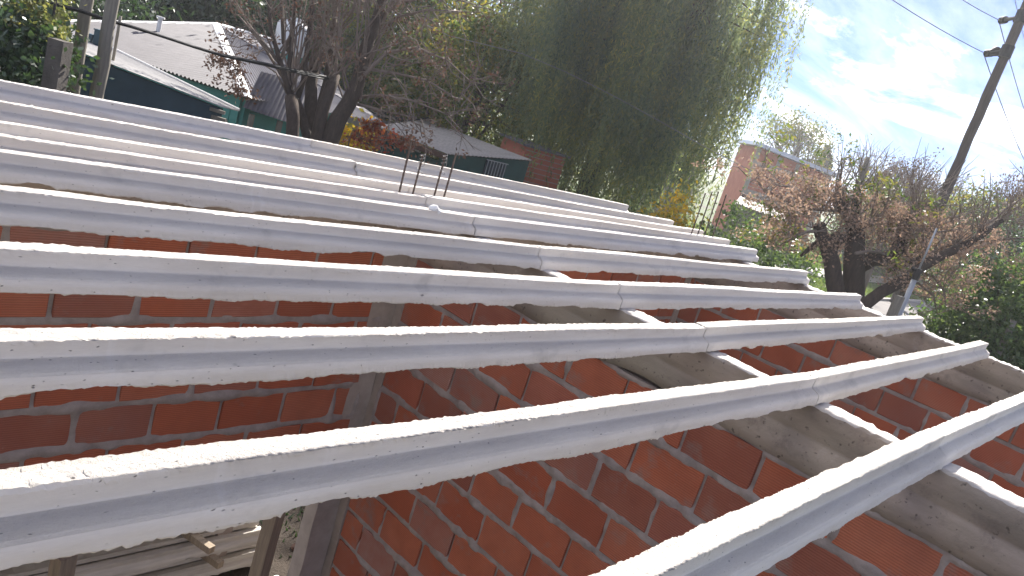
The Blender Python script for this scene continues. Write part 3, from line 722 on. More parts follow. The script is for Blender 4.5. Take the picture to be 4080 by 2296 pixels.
def leafy_tree(name, label, base, height, ext, mat, seed, nclump=160, per=130, leaf=.07, asp=.45, spread=.35, trunk_r=.18, cat='tree', group=None, shell=.45, droop=.2, zc=None):
    r = np.random.default_rng(seed); base = np.array(base, float); root = empty(name, base, label, cat, group)
    c = base+np.array([0, 0, height-ext[2] if zc is None else zc])
    P, cc = clump_cloud(r, c, np.array(ext), nclump, per, spread, shell); P[:, 2] = np.maximum(P[:, 2], base[2]+.05)
    leaf_obj('crown', P, mat, root, seed+1, leaf, asp, droop)
    m = MB(); top = c+np.array([0, 0, ext[2]*.4])
    m.tube([base, base+(top-base)*.35+r.normal(0, .08, 3), base+(top-base)*.7+r.normal(0, .15, 3), top], [trunk_r, trunk_r*.8, trunk_r*.5, trunk_r*.15], 8)
    for k in r.choice(len(cc), min(22, len(cc)), replace=False):
        t = r.uniform(.25, .8); s = base+(top-base)*t; e = cc[k]; mid = (s+e)/2+r.normal(0, .12, 3)+np.array([0, 0, .1])
        m.tube([s, mid, e], [trunk_r*.32, trunk_r*.2, trunk_r*.05], 5)
    m.build('trunk', MAT['bark'], root, True); return root
def willow(name, label, base, height, radius, seed, ntips=95, per=13, r_tr=.38, leafs=(.085, .2)):
    r = np.random.default_rng(seed); base = np.array(base, float); root = empty(name, base, label, 'tree')
    m = MB(); fork = base+np.array([0, 0, height*.28])
    m.tube([base, base+np.array([.1, .05, height*.14]), fork], [r_tr, r_tr*.85, r_tr*.75], 10)
    limbs = []
    for k in range(11):
        a = 2*math.pi*k/11+r.uniform(-.25, .25); rr = radius*r.uniform(.3, .72); hh = height*r.uniform(.66, .93)
        e = base+np.array([math.cos(a)*rr, math.sin(a)*rr, hh]); md = fork+(e-fork)*.5+np.array([0, 0, height*.08])+r.normal(0, .3, 3)
        m.tube([fork, md, e], [r_tr*.5, r_tr*.32, r_tr*.12], 7); limbs.append((fork, md, e))
    C, AX, strands = [], [], MB()
    for k in range(ntips):
        f0, md, e = limbs[int(r.integers(len(limbs)))]; t = r.uniform(.2, 1.0)
        p = (md+(e-md)*(t-.5)*2 if t > .5 else f0+(md-f0)*t*2); a = r.uniform(0, 2*math.pi)
        out = np.array([math.cos(a), math.sin(a), 0]); reach = radius*r.uniform(.12, .46)
        tip = p+out*reach+np.array([0, 0, r.uniform(-.2, .8)])
        dxy = tip[:2]-base[:2]; L_ = np.linalg.norm(dxy)
        hz = min(1, max(0, (tip[2]-base[2]-3)/(height-3))); rmx = radius*max(.05, 1-hz*hz)**.8
        if L_ > rmx: tip[:2] = base[:2]+dxy/L_*rmx*r.uniform(.8, 1.02)
        m.tube([p, (p+tip)/2+np.array([0, 0, .35]), tip], [r_tr*.11, r_tr*.07, .012], 5)
        for s in range(per):
            q = tip+np.concatenate([r.normal(0, .30, 2), r.normal(0, .3, 1)]); ln = r.uniform(1.3, 4.8)*(1 if r.uniform() < .8 else 1.4); ln = min(ln, q[2]-base[2]-r.uniform(.4, 2.0))
            if ln < .4: continue
            nn_ = int(ln/.055); tt = np.linspace(0, 1, nn_); sway = r.normal(0, .16, 2)
            pts = q[None]+np.stack([sway[0]*tt**1.5, sway[1]*tt**1.5, -ln*tt], 1)
            C.append(pts+r.normal(0, .035, (nn_, 3))); AX.append(np.tile(np.array([[sway[0]*.3, sway[1]*.3, -1.0]]), (nn_, 1)))
    C = np.concatenate(C); AX = np.concatenate(AX)
    leaf_obj('crown', C, MAT['willow'], root, seed+1, leafs[0], leafs[1], 0, AX)
    m.build('trunk', MAT['bark'], root, True); return root
def px_limb(mb, pts, r0, r1, n=8, jitter=.0, seed=0):
    rr = np.linspace(r0, r1, len(pts)); mb.tube(pts, list(rr), n)
def shoots(mb, r, p, nsh, length, spread, rad0, ends, updir=UP, sub=3, bend=.25):
    """bundle of whippy shoots growing from a pollard head"""
    for k in range(nsh):
        d = updir+r.normal(0, spread, 3); d /= np.linalg.norm(d); L_ = length*r.uniform(.55, 1.15)
        a = p+r.normal(0, .05, 3); b = a+d*L_*.4+r.normal(0, .05, 3); d2 = d+r.normal(0, bend, 3); d2 /= np.linalg.norm(d2)
        c = b+d2*L_*.35; e = c+(d2+r.normal(0, .15, 3))*L_*.25
        mb.tube([a, b, c, e], [rad0, rad0*.75, rad0*.5, rad0*.2], 5, False); ends.append(e)
        for s in range(sub):
            t = r.uniform(.3, .95); o = b+(c-b)*t; dd = d2+r.normal(0, .7, 3); dd /= np.linalg.norm(dd); l2 = L_*r.uniform(.15, .4)
            e2 = o+dd*l2+np.array([0, 0, .05]); mb.tube([o, (o+e2)/2+r.normal(0, .03, 3), e2], [rad0*.4, rad0*.3, rad0*.12], 4, False); ends.append(e2)
def clusters(r, ends, n, per, spread, hang=.12):
    idx = r.integers(0, len(ends), n); c = np.array(ends)[idx]+np.stack([r.normal(0, .1, n), r.normal(0, .1, n), -np.abs(r.normal(0, hang, n))], 1)
    return (c[:, None]+r.standard_normal((n, per, 3))*spread).reshape(-1, 3)

# ------------------------------------------------------------------ trees
# big willow in the middle
wc = at(2335, 760, 23.0); willow('willow_tree', 'large weeping willow with grey-green hanging foliage in the middle', (wc[0], wc[1], 0), 12.2, 6.0, 51, 235, 22, .36, (.070, .25))
# left pollarded tree
def left_pollard():
    r = np.random.default_rng(5); D0 = 12.2
    b = at(1250, 900, D0); base = np.array([b[0], b[1], 0]); root = empty('pollarded_tree', base, 'dark pollarded tree with several trunks, tall bare shoots and dry brown clusters, left', 'tree')
    P = lambda x, y, d=0: at(x, y, D0+d)
    m = MB(); tw = MB(); ends = []
    stump = base+np.array([0, 0, .9])
    m.tube([base, base+np.array([0, 0, .45]), stump], [.42, .36, .33], 10)
    L = [([(1165, 545), (1168, 470), (1160, 385)], .105, .10, -.2), ([(1225, 545), (1205, 470), (1180, 400)], .09, .07, .1), ([(1243, 560), (1238, 430), (1240, 330), (1252, 270)], .12, .09, .3),
         ([(1262, 560), (1285, 440), (1318, 345), (1335, 300)], .115, .085, -.1), ([(1310, 570), (1345, 480), (1390, 410), (1425, 330), (1458, 190), (1500, 80), (1540, -60), (1560, -160)], .165, .06, .0),
         ([(1275, 560), (1262, 470), (1300, 330), (1320, 190), (1345, -40)], .085, .04, .4), ([(1160, 385), (1140, 330), (1118, 250), (1080, 120), (1068, -40)], .055, .03, -.1),
         ([(1185, 390), (1210, 320), (1225, 180), (1250, -40)], .05, .03, .1), ([(1160, 380), (1150, 300), (1165, 140), (1180, -50)], .05, .03, 0), ([(1240, 330), (1190, 270), (1130, 170), (1120, -40)], .05, .03, .4)]
    for pts, r0, r1, dd in L:
        q = [P(x, y, dd+r.normal(0, .04)) for x, y in pts]
        if pts[0][1] > 500: q = [stump+(q[0]-stump)*.25-np.array([0, 0, .05])]+q
        m.tube(q, list(np.linspace(r0, r1, len(q))), 8)
    for (x, y, dd, n_, ln) in ((1160, 380, 0, 8, 2.2), (1250, 275, .3, 10, 2.4), (1330, 300, -.1, 9, 2.2), (1400, 400, 0, 6, 1.4), (1440, 280, 0, 8, 1.8), (1190, 300, .2, 6, 1.8), (1500, 90, 0, 8, 1.5), (1110, 230, 0, 6, 1.2), (1070, 60, 0, 5, 1.1), (1330, 120, .3, 8, 1.3)):
        shoots(tw, r, P(x, y, dd), n_, ln, .28, .017, ends, UP, 4)
    # side limbs drooping to the right
    for pts in ([(1430, 320), (1540, 210), (1660, 190), (1780, 240), (1880, 330)], [(1470, 160), (1580, 70), (1700, 40), (1840, 45)], [(1410, 390), (1520, 380), (1640, 400), (1790, 460)],
                [(1440, 270), (1560, 290), (1700, 320), (1830, 400)], [(1500, 80), (1600, 10), (1750, -20), (1900, 20)], [(1400, 410), (1480, 430), (1560, 450), (1660, 470)]):
        q = [P(x, y, r.normal(0, .3)) for x, y in pts]; tw.tube(q, list(np.linspace(.032, .010, len(q))), 6)
        for k in range(1, len(q)):
            shoots(tw, r, q[k], 6, .8, .8, .010, ends, RIGHT*.5+UP*.1, 3, .4)
    for pts in ([(1140, 330), (1060, 200), (1000, 120), (950, 60)], [(1120, 260), (1040, 160), (985, 90), (930, -10)]):
        q = [P(x, y, r.normal(0, .2)) for x, y in pts]; tw.tube(q, list(np.linspace(.028, .008, len(q))), 6)
        for k in range(1, len(q)): shoots(tw, r, q[k], 4, .7, .7, .009, ends, UP*.6-RIGHT*.4, 3, .4)
    for x, y in ((950, 245), (930, 300), (975, 330), (880, 230), (940, 270), (960, 350)):
        ends.append(P(x, y, -.1))
    q = [P(1150, 385), P(1100, 290, -.1), P(1040, 250, -.1), P(960, 230, -.1), P(890, 215, -.1)]; tw.tube(q, [.02, .016, .012, .009, .005], 5)
    q = [P(960, 232, -.1), P(955, 270, -.1), P(965, 330, -.1)]; tw.tube(q, [.01, .008, .005], 5)
    m.build('trunk', MAT['bark'], root, True); tw.build('shoots', MAT['twig'], root, True)
    C = clusters(r, ends, 260, 12, .055); C2 = clusters(r, ends[-6:], 24, 30, .06, .1)
    leaf_obj('seed_clusters', np.vstack([C, C2]), MAT['seed'], root, 6, .032, .5)
left_pollard()
def right_pollard():
    r = np.random.default_rng(9); D0 = 12.8
    b = at(3380, 1400, D0); base = np.array([b[0], b[1], 0]); root = empty('pollarded_tree', base, 'pollarded tree with dark knobbly trunks and pinkish brown seed clusters, right', 'tree')
    P = lambda x, y, d=0: at(x, y, D0+d); m = MB(); tw = MB(); ends = []
    stump = base+np.array([0, 0, .7]); m.tube([base, base+np.array([0, 0, .4]), stump], [.5, .42, .38], 10)
    L = [([(3345, 1220), (3325, 1130), (3312, 1040), (3295, 985), (3270, 930), (3262, 895)], .16, .10, -.1), ([(3300, 1000), (3320, 960), (3345, 945), (3352, 930)], .13, .11, -.1),
         ([(3280, 960), (3245, 975), (3215, 1000), (3190, 1020)], .06, .025, -.1),
         ([(3395, 1230), (3400, 1130), (3402, 1030), (3408, 930), (3398, 860), (3375, 815), (3355, 795)], .21, .11, .15), ([(3398, 870), (3412, 830), (3418, 800)], .09, .07, .15),
         ([(3420, 1060), (3480, 1030), (3560, 1030), (3590, 960), (3605, 900), (3630, 870), (3652, 862)], .15, .075, .3),
         ([(3350, 830), (3345, 800), (3340, 778)], .10, .11, .1), ([(3400, 920), (3440, 900), (3462, 890)], .08, .06, .1)]
    for pts, r0, r1, dd in L:
        q = [P(x, y, dd+r.normal(0, .04)) for x, y in pts]
        if pts[0][1] > 1200: q = [stump]+q
        m.tube(q, list(np.linspace(r0, r1, len(q))), 9)
    # long leaning limb
    q = [P(x, y, -.5) for x, y in ((3400, 1270), (3445, 1215), (3510, 1165), (3590, 1125), (3680, 1060), (3760, 1015), (3850, 975), (3920, 930), (3990, 875))]
    m.tube([stump+np.array([0, 0, .3])]+q, [.14]+list(np.linspace(.115, .05, len(q))), 8)
    q = [P(x, y, .1) for x, y in ((3540, 1080), (3580, 1060), (3640, 1040), (3720, 1010), (3830, 960))]; m.tube(q, list(np.linspace(.06, .03, len(q))), 7)
    # thin arching branches
    for pts in ([(3345, 840), (3280, 838), (3200, 828), (3120, 795), (3050, 755), (3010, 715)], [(3350, 850), (3250, 800), (3180, 770), (3120, 740)], [(3262, 920), (3210, 925), (3160, 950), (3100, 980)],
                [(3410, 1010), (3460, 1000), (3520, 1010), (3575, 1012)], [(3600, 920), (3660, 915), (3740, 925), (3840, 910)], [(3650, 870), (3720, 900), (3800, 880), (3880, 840)],
                [(3760, 1015), (3850, 1000), (3940, 970), (4030, 950)], [(3850, 975), (3930, 960), (4010, 955), (4090, 945)], [(3900, 950), (3960, 880), (4010, 830), (4070, 790)],
                [(3710, 1020), (3760, 940), (3790, 880), (3820, 830)], [(3590, 1120), (3660, 1130), (3720, 1180), (3735, 1250)], [(3640, 1080), (3720, 1100), (3760, 1160), (3770, 1220)]):
        q = [P(x, y, r.normal(0, .3)) for x, y in pts]; tw.tube(q, list(np.linspace(.030, .010, len(q))), 6)
        for k in range(1, len(q)): shoots(tw, r, q[k], 5, .75, .8, .009, ends, UP*.5, 3, .4)
    for (x, y, dd, n_, ln) in ((3350, 785, .1, 8, 1.0), (3345, 930, 0, 7, .8), (3262, 900, 0, 9, .8), (3418, 800, .1, 5, 1.0), (3652, 862, .3, 18, 1.15), (3600, 900, .3, 8, .9), (3990, 875, -.5, 9, .8), (3465, 888, .1, 10, 1.1), (3560, 1020, .3, 6, .7), (3700, 1030, 0, 7, .8), (3800, 980, -.3, 8, .9), (3900, 930, -.4, 8, .9), (3500, 960, .5, 8, 1.0), (3560, 930, .8, 8, 1.0)):
        shoots(tw, r, P(x, y, dd), n_, ln, .33, .012, ends, UP, 4)
    m.build('trunk', MAT['bark'], root, True); tw.build('shoots', MAT['twig'], root, True)
    keep = [e for e in ends if e[2] < 4.35]      # seed clusters sit low in the crown, the whips above are bare
    C = clusters(r, keep, 900, 20, .06); C = C[C[:, 2] > 2.95]      # nothing hangs lower than this
    leaf_obj('seed_clusters', C, MAT['seed_lit'], root, 10, .026, .55)
    C = clusters(r, [e for e in ends if (e-base)@RIGHT < .8], 60, 26, .09); leaf_obj('green_leaves', C, MAT['mid'], root, 12, .05, .35)
    # cut-off upright stub
    return root
rp = right_pollard()
s = MB(); s.tube([at(3385, 880, 13.0), at(3420, 745, 13.0), at(3458, 628, 13.0)], [.06, .055, .045], 8)
tag(s.build('cut_pole', MAT['grey_wood'], None, True), 'leaning sawn-off grey pole rising out of the right pollarded tree', 'pole')

# dense trees and shrubs behind
def spot(px, py, d): p = at(px, py, d); return (p[0], p[1], 0)
leafy_tree('evergreen_tree', 'dense dark evergreen behind the hipped roof, left', spot(480, 300, 27), 5.6, (6.2, 5.0, 3.1), MAT['dark'], 61, 420, 170, .10, spread=.5, trunk_r=.3)
leafy_tree('evergreen_tree', 'dark evergreen behind the pollarded tree, right of the hipped roof', spot(1120, 400, 28), 6.0, (5.0, 4.0, 3.0), MAT['dark'], 62, 420, 170, .10, spread=.5, trunk_r=.3)
leafy_tree('leafy_tree', 'olive green tree between the left pollard and the willow', spot(1560, 520, 27), 8.6, (3.4, 3.4, 4.2), MAT['mid'], 63, 300, 150, .085, spread=.45, trunk_r=.22)
leafy_tree('leafy_tree', 'yellowing loose tree left of the willow, over the old sheet roof', spot(1840, 560, 24), 6.8, (2.8, 2.8, 2.9), MAT['mid'], 64, 190, 120, .075, spread=.36, trunk_r=.2)
leafy_tree('evergreen_tree', 'dark evergreen farthest left behind the ivy', spot(60, 300, 20), 4.9, (3.6, 3.6, 2.8), MAT['dark'], 65, 180, 130, .09, spread=.45, trunk_r=.25)
# ivy on the left boundary
def ivy():
    r = np.random.default_rng(71); base = at(120, 420, 8.6); root = empty('ivy_hedge', (base[0], base[1], 0), 'ivy and shrubs heaped over the boundary wall, upper left', 'hedge')
    C = []
    for (x, y, d, rx, ry, n_) in ((20, 60, 9.6, 190, 110, 5200), (150, 40, 9.8, 90, 90, 2600), (200, 110, 9.4, 60, 70, 1700), (245, 150, 9.2, 32, 60, 800)):
        u = r.standard_normal((n_, 2))*.5; dd = d+r.normal(0, .35, n_)
        C.append(np.array([at(x+u[k, 0]*rx, y+u[k, 1]*ry, dd[k]) for k in range(n_)]))
    leaf_obj('leaves', np.vstack(C), MAT['ivy'], root, 72, .030, .6)  # brighter leaf colour imitates sunlight on the top of the ivy
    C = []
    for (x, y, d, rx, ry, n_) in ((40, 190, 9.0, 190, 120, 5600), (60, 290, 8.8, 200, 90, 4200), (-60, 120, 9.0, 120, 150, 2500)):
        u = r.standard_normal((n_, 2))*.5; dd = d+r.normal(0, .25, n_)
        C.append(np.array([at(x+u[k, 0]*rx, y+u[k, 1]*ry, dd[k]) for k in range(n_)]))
    leaf_obj('shaded_leaves', np.vstack(C), MAT['dark'], root, 73, .045, .6)  # darker leaf colour imitates the shade lower in the hedge
    m = MB()
    for k in range(16):
        p = at(r.uniform(-40, 190), r.uniform(330, 420), 9.2); q = at(r.uniform(-60, 220), r.uniform(20, 200), 9.4); m.tube([np.array([p[0], p[1], 0]), p, q], [.03, .02, .006], 5)
    m.build('stems', MAT['bark'], root, True)
ivy()
def vpost(name, label, cat, px, py, d, h, r0, r1, mat, n=12, wob=.01, seed=1, group=None):
    p = at(px, py, d); r = np.random.default_rng(seed); k = 14; pts = []; rr = []
    for i in range(k+1):
        t = i/k; pts.append((p[0]+r.normal(0, wob*.4), p[1]+r.normal(0, wob*.4), h*t)); rr.append((r0+(r1-r0)*t)*(1+r.normal(0, .03)))
    m = MB(); m.tube(pts, rr, n); return tag(m.build(name, mat, None, True), label, cat, group)
vpost('wooden_post', 'left one of two thick grey wooden posts, upper left', 'post', 318, 190, 9.8, 5.0, .082, .070, MAT['grey_wood'], 12, .016, 3)
vpost('wooden_post', 'right one of two thick grey wooden posts, upper left', 'post', 418, 190, 9.6, 5.2, .088, .078, MAT['grey_wood'], 12, .014, 4)
vpost('thin_stake', 'thin dark stake standing in the ivy, upper left', 'stake', 206, 110, 9.0, 3.9, .018, .016, MAT['iron'], 6, .006, 5)
vpost('thin_stake', 'thin grey stake behind the right wooden post', 'stake', 466, 150, 10.8, 3.53, .022, .020, MAT['grey_wood'], 6, .006, 6)
m = MB(); p = at(228, 260, 8.2); m.box((p[0], p[1], 1.62), (.17, .17, 3.24), (RIGHT, VIEW, UP)); tag(m.build('concrete_post', MAT['oldpost']), 'grey concrete gate post at the end of the ivy', 'post')

leafy_tree('leafy_bush', 'dense green bush filling the right edge below the seed clusters', spot(4000, 1300, 14.0), 4.25, (1.5, 1.5, 2.0), MAT['bush'], 81, 210, 150, .05, .5, .2, .1, 'bush')
leafy_tree('leafy_bush', 'green bush behind the right end of the joists, farther right', spot(4250, 1250, 15.0), 4.5, (1.8, 1.8, 2.2), MAT['bush'], 82, 150, 130, .055, .5, .24, .1, 'bush')
leafy_tree('leafy_bush', 'dark low bush right of the willow below the tiled roof', spot(2990, 1010, 17.0), 3.25, (1.6, 1.5, 1.5), MAT['bush'], 83, 110, 120, .05, .5, .22, .08, 'bush')
leafy_tree('yellow_shrub', 'shrub with bright yellow leaves below the willow', spot(2690, 800, 15.5), 3.5, (.5, .5, 1.05), MAT['yellow'], 84, 34, 55, .055, .5, .15, .05, 'shrub', zc=2.45)
leafy_tree('yellow_shrub', 'low yellow-green shrub just above the farthest joist', spot(2100, 745, 12.5), 2.55, (.42, .42, .30), MAT['yellow'], 85, 22, 40, .05, .5, .11, .04, 'shrub')
leafy_tree('yellow_shrub', 'yellow-leaved shrub right of the left pollarded tree', spot(1420, 520, 13.6), 2.95, (.38, .38, .6), MAT['yellow'], 86, 26, 40, .05, .5, .13, .04, 'shrub')
leafy_tree('olive_shrub', 'olive shrub hanging below the willow right side', spot(2480, 820, 16.5), 2.6, (1.2, 1.2, 1.0), MAT['mid'], 87, 70, 80, .055, .5, .22, .06, 'shrub')
# red creeper on a sagging wire
def creeper():
    r = np.random.default_rng(91); d = 13.0
    pts = [at(x, y, d) for x, y in ((1400, 530), (1450, 555), (1500, 562), (1560, 555), (1620, 562), (1650, 570))]
    b = pts[0]; root = empty('red_creeper', (b[0], b[1], 0), 'creeper with dry red leaves strung before the green shed', 'creeper')
    m = MB(); m.tube([np.array([b[0], b[1], 0]), b-np.array([0, 0, .5])]+pts, [.02, .016]+[.012]*6, 6); m.build('vine', MAT['twig'], root, True)
    C = []
    for k in range(420):
        t = r.uniform(0, 4.99); i = int(t); p = pts[i]+(pts[i+1]-pts[i])*(t-i); C.append(p+np.array([0, 0, -abs(r.normal(0, .09))+.03])+r.normal(0, .05, 3))
    for k in range(160): C.append(at(1480+r.normal(0, 25), 505+r.normal(0, 14), d+.1))
    leaf_obj('leaves', np.array(C), MAT['red'], root, 92, .045, .55)
creeper()

# ------------------------------------------------------------------ houses
def corrugated(mb, eL, eR, top_fn, pitch, amp, nrm, per=6):
    """strip surface: eave from eL to eR, each column reaching top_fn(s) (0..1 along eave -> point)"""
    L_ = np.linalg.norm(eR-eL); n = int(L_/pitch*per); i0 = len(mb.v)
    for k in range(n+1):
        s_ = k/n; w = amp*math.sin(2*math.pi*k/per); a = eL+(eR-eL)*s_+nrm*w; b = top_fn(s_)+nrm*w
        mb.v += [tuple(a), tuple(b)]
    for k in range(n):
        p = i0+2*k; mb.f.append((p, p+2, p+3, p+1))
def hip_house():
    z_e = 2.62
    eL, eR = atz(57, 80, z_e), atz(985, 390, z_e); ap = atz(862, 95, 3.62)
    u = (eR-eL); Lu = np.linalg.norm(u); u /= Lu; inn = np.array([-u[1], u[0], 0]); inn = inn if inn@VIEW > 0 else -inn
    root = empty('hip_roof_house', (eL[0], eL[1], 0), 'teal house with a hipped corrugated zinc roof, upper left', 'house')
    sa = float((ap-eL)@u)/Lu
    nrm = np.cross(u, ap-(eL+u*sa*Lu)); nrm /= np.linalg.norm(nrm); nrm = nrm if nrm[2] > 0 else -nrm
    m = MB()
    corrugated(m, eL, eR, lambda s_: (eL+(ap-eL)*(s_/sa) if s_ < sa else eR+(ap-eR)*((1-s_)/(1-sa))), .09, .020, nrm)
    roof = m.build('roof', MAT['zinc'], root)
    # right-hand slope running back
    back = ap+inn*3.2-np.array([0, 0, .0]); br = eR+inn*4.2+u*.9
    n2 = np.cross(br-eR, ap-eR); n2 /= np.linalg.norm(n2); n2 = n2 if n2[2] > 0 else -n2
    m = MB(); corrugated(m, eR, br, lambda s_: ap+(back-ap)*s_, .085, .012, n2); m.build('side_roof', MAT['zinc'], root)
    # back slope closes the volume
    bl = eL+inn*4.6
    m = MB(); m.poly([bl, br, back, ap]); m.poly([eL-np.array([0, 0, .02]), ap-np.array([0, 0, .02]), bl-np.array([0, 0, .02])]); m.build('back_roof', MAT['zinc'], root)
    m = MB()
    for a, b, w in ((ap, eR, .11), (ap, eL, .085), (ap, back, .08)):
        d = b-a; d /= np.linalg.norm(d); sx = np.cross(d, UP); sx /= np.linalg.norm(sx); h = np.array([0, 0, .035])
        m.quad(a+h-sx*.0, b+h, b-sx*w, a-sx*w); m.quad(a+h, a+sx*w, b+sx*w, b+h)
        for q in (1,): m.quad(a+sx*w, a+sx*w-h, b+sx*w-h, b+sx*w)
    m.build('ridge_cap', MAT['cap'], roof).location = (0, 0, 0)
    w0 = eL+inn*.35+u*.35; w1 = eR+inn*.35-u*.3
    m = MB(); c = (w0+w1)/2; hw = np.linalg.norm(w1-w0)
    m.box((c[0], c[1], (z_e-.06)/2), (hw, .15, z_e-.06), (u, inn, UP))
    c2 = w1+inn*1.9; m.box((c2[0], c2[1], (z_e-.06)/2), (.15, 3.8, z_e-.06), (u, inn, UP)); wall = m.build('wall', MAT['teal'], root)
    # porch roof to the right, set lower
    pA, pB, pC, pD = atz(968, 428, 2.42), atz(1215, 512, 2.30), atz(1270, 345, 3.10), atz(1040, 285, 3.12)
    n3 = np.cross(pB-pA, pD-pA); n3 /= np.linalg.norm(n3); n3 = n3 if n3[2] > 0 else -n3
    m = MB(); corrugated(m, pA, pB, lambda s_: pD+(pC-pD)*s_, .09, .013, n3); m.build('porch_roof', MAT['zinc'], root)
    pu = (pB-pA); pu[2] = 0; pu /= np.linalg.norm(pu); pin = np.array([-pu[1], pu[0], 0]); pin = pin if pin@VIEW > 0 else -pin
    c = (pA+pB)/2+pin*.5; h = pA[2]-.1
    m = MB(); m.box((c[0], c[1], h/2), (np.linalg.norm(pB-pA)+.2, .14, h), (pu, pin, UP)); m.build('porch_wall', MAT['teal'], root)
    c = pA+(pB-pA)*.38+pin*.41; m = MB(); m.box((c[0], c[1], 1.02), (.34, .05, 2.04), (pu, pin, UP)); dd = m.build('door', MAT['door'], root)
    for t in (.18, .62): 
        c = pA+(pB-pA)*t+pin*.1; m = MB(); m.box((c[0], c[1], h/2), (.09, .09, h), (pu, pin, UP)); m.build('porch_post', MAT['grey_wood'], root)
    c = w1+u*-.22-inn*.09; m = MB(); m.box((c[0], c[1], 1.98), (.10, .04, .17), (u, inn, UP)); m.build('meter_box', MAT['plaster'], root)
    # flue pipe on the back slope
    f0 = atz(592, 85, 3.30)+inn*.35; m = MB(); m.tube([f0-UP*.5, f0+UP*.12], .05, 10); m.tube([f0+UP*.12, f0+UP*.16], [.09, .09], 10); m.build('flue', MAT['cap'], roof).location = (0, 0, 0)
hip_house()
# low shed with a pale sheet roof before the house
def shed():
    nl_, nr_, fr_, fl_ = at(215, 168, 9.9), at(880, 424, 11.6), at(952, 443, 12.4), at(232, 92, 12.6)
    root = empty('sheet_roof_shed', (nl_[0], nl_[1], 0), 'low dark blue-green shed with a pale sloping sheet roof, upper left', 'shed')
    n3 = np.cross(nr_-nl_, fl_-nl_); n3 /= np.linalg.norm(n3); n3 = n3 if n3[2] > 0 else -n3
    m = MB(); corrugated(m, nl_, fl_, lambda s_: nr_+(fr_-nr_)*s_, .09, .010, n3); m.build('roof', MAT['whitezinc'], root)
    m = MB(); d = fr_-fl_; m.tube([fl_+(fr_-fl_)*.3+n3*.02, fr_+n3*.02], .022, 6); m.build('edge_flashing', MAT['cap'], root)
    a, b = nl_+VIEW*.12, nr_+VIEW*.10-RIGHT*.05
    m = MB(); P = []
    for z_off in (0,):
        for p in (a, b, b+VIEW*.12, a+VIEW*.12): P.append((p[0], p[1], 0))
        for p in (a, b, b+VIEW*.12, a+VIEW*.12): P.append((p[0], p[1], p[2]-.05))
    m.hexa(P); m.build('wall', MAT['darkteal'], root)
    m = MB()
    for t in (.975, .995): 
        p = nl_+(nr_-nl_)*t; m.box(p-UP*(.09+.1*(t > .98))+VIEW*.05, (.22, .06, .05), (RIGHT, VIEW, UP))
    m.build('rafter_end', MAT['grey_wood'], root)
    for x, y, w, h in ((455, 178, .05, .30),):
        pass
    return nl_, nr_, fl_, fr_
snl, snr, sfl, sfr = shed()
for q, (x, y, w, h) in enumerate(((362, 155, .09, .10), (398, 158, .14, .24))):
    p = at(x, y, 11.9); m = MB(); m.box(p, (w, .12, h), (RIGHT, VIEW, UP)); m.box(p+UP*(h/2+.012), (w+.02, .14, .02), (RIGHT, VIEW, UP))
    tag(m.build('roof_bucket', MAT['darkteal']), ['small dark tin on the shed roof behind the posts', 'larger dark tub on the shed roof behind the right post'][q], 'tub')
# white water tank on a teal stand
tb = at(1165, 150, 20.0); root = empty('water_tank', (tb[0], tb[1], 0), 'white water tank on a teal stand behind the pollarded tree', 'water tank')
m = MB(); m.tube([tb-UP*.42, tb-UP*.40, tb+UP*.28, tb+UP*.36, tb+UP*.42], [.40, .43, .43, .36, .16], 16); m.build('tank', MAT['plastic'], root, True)
m = MB(); m.tube([tb+UP*.42, tb+UP*.5], [.18, .17], 12); m.build('lid', MAT['plastic'], root)
m = MB(); m.box((tb[0], tb[1], (tb[2]-.42)/2), (.62, .62, tb[2]-.42), (RIGHT, VIEW, UP)); m.build('stand', MAT['teal'], root)

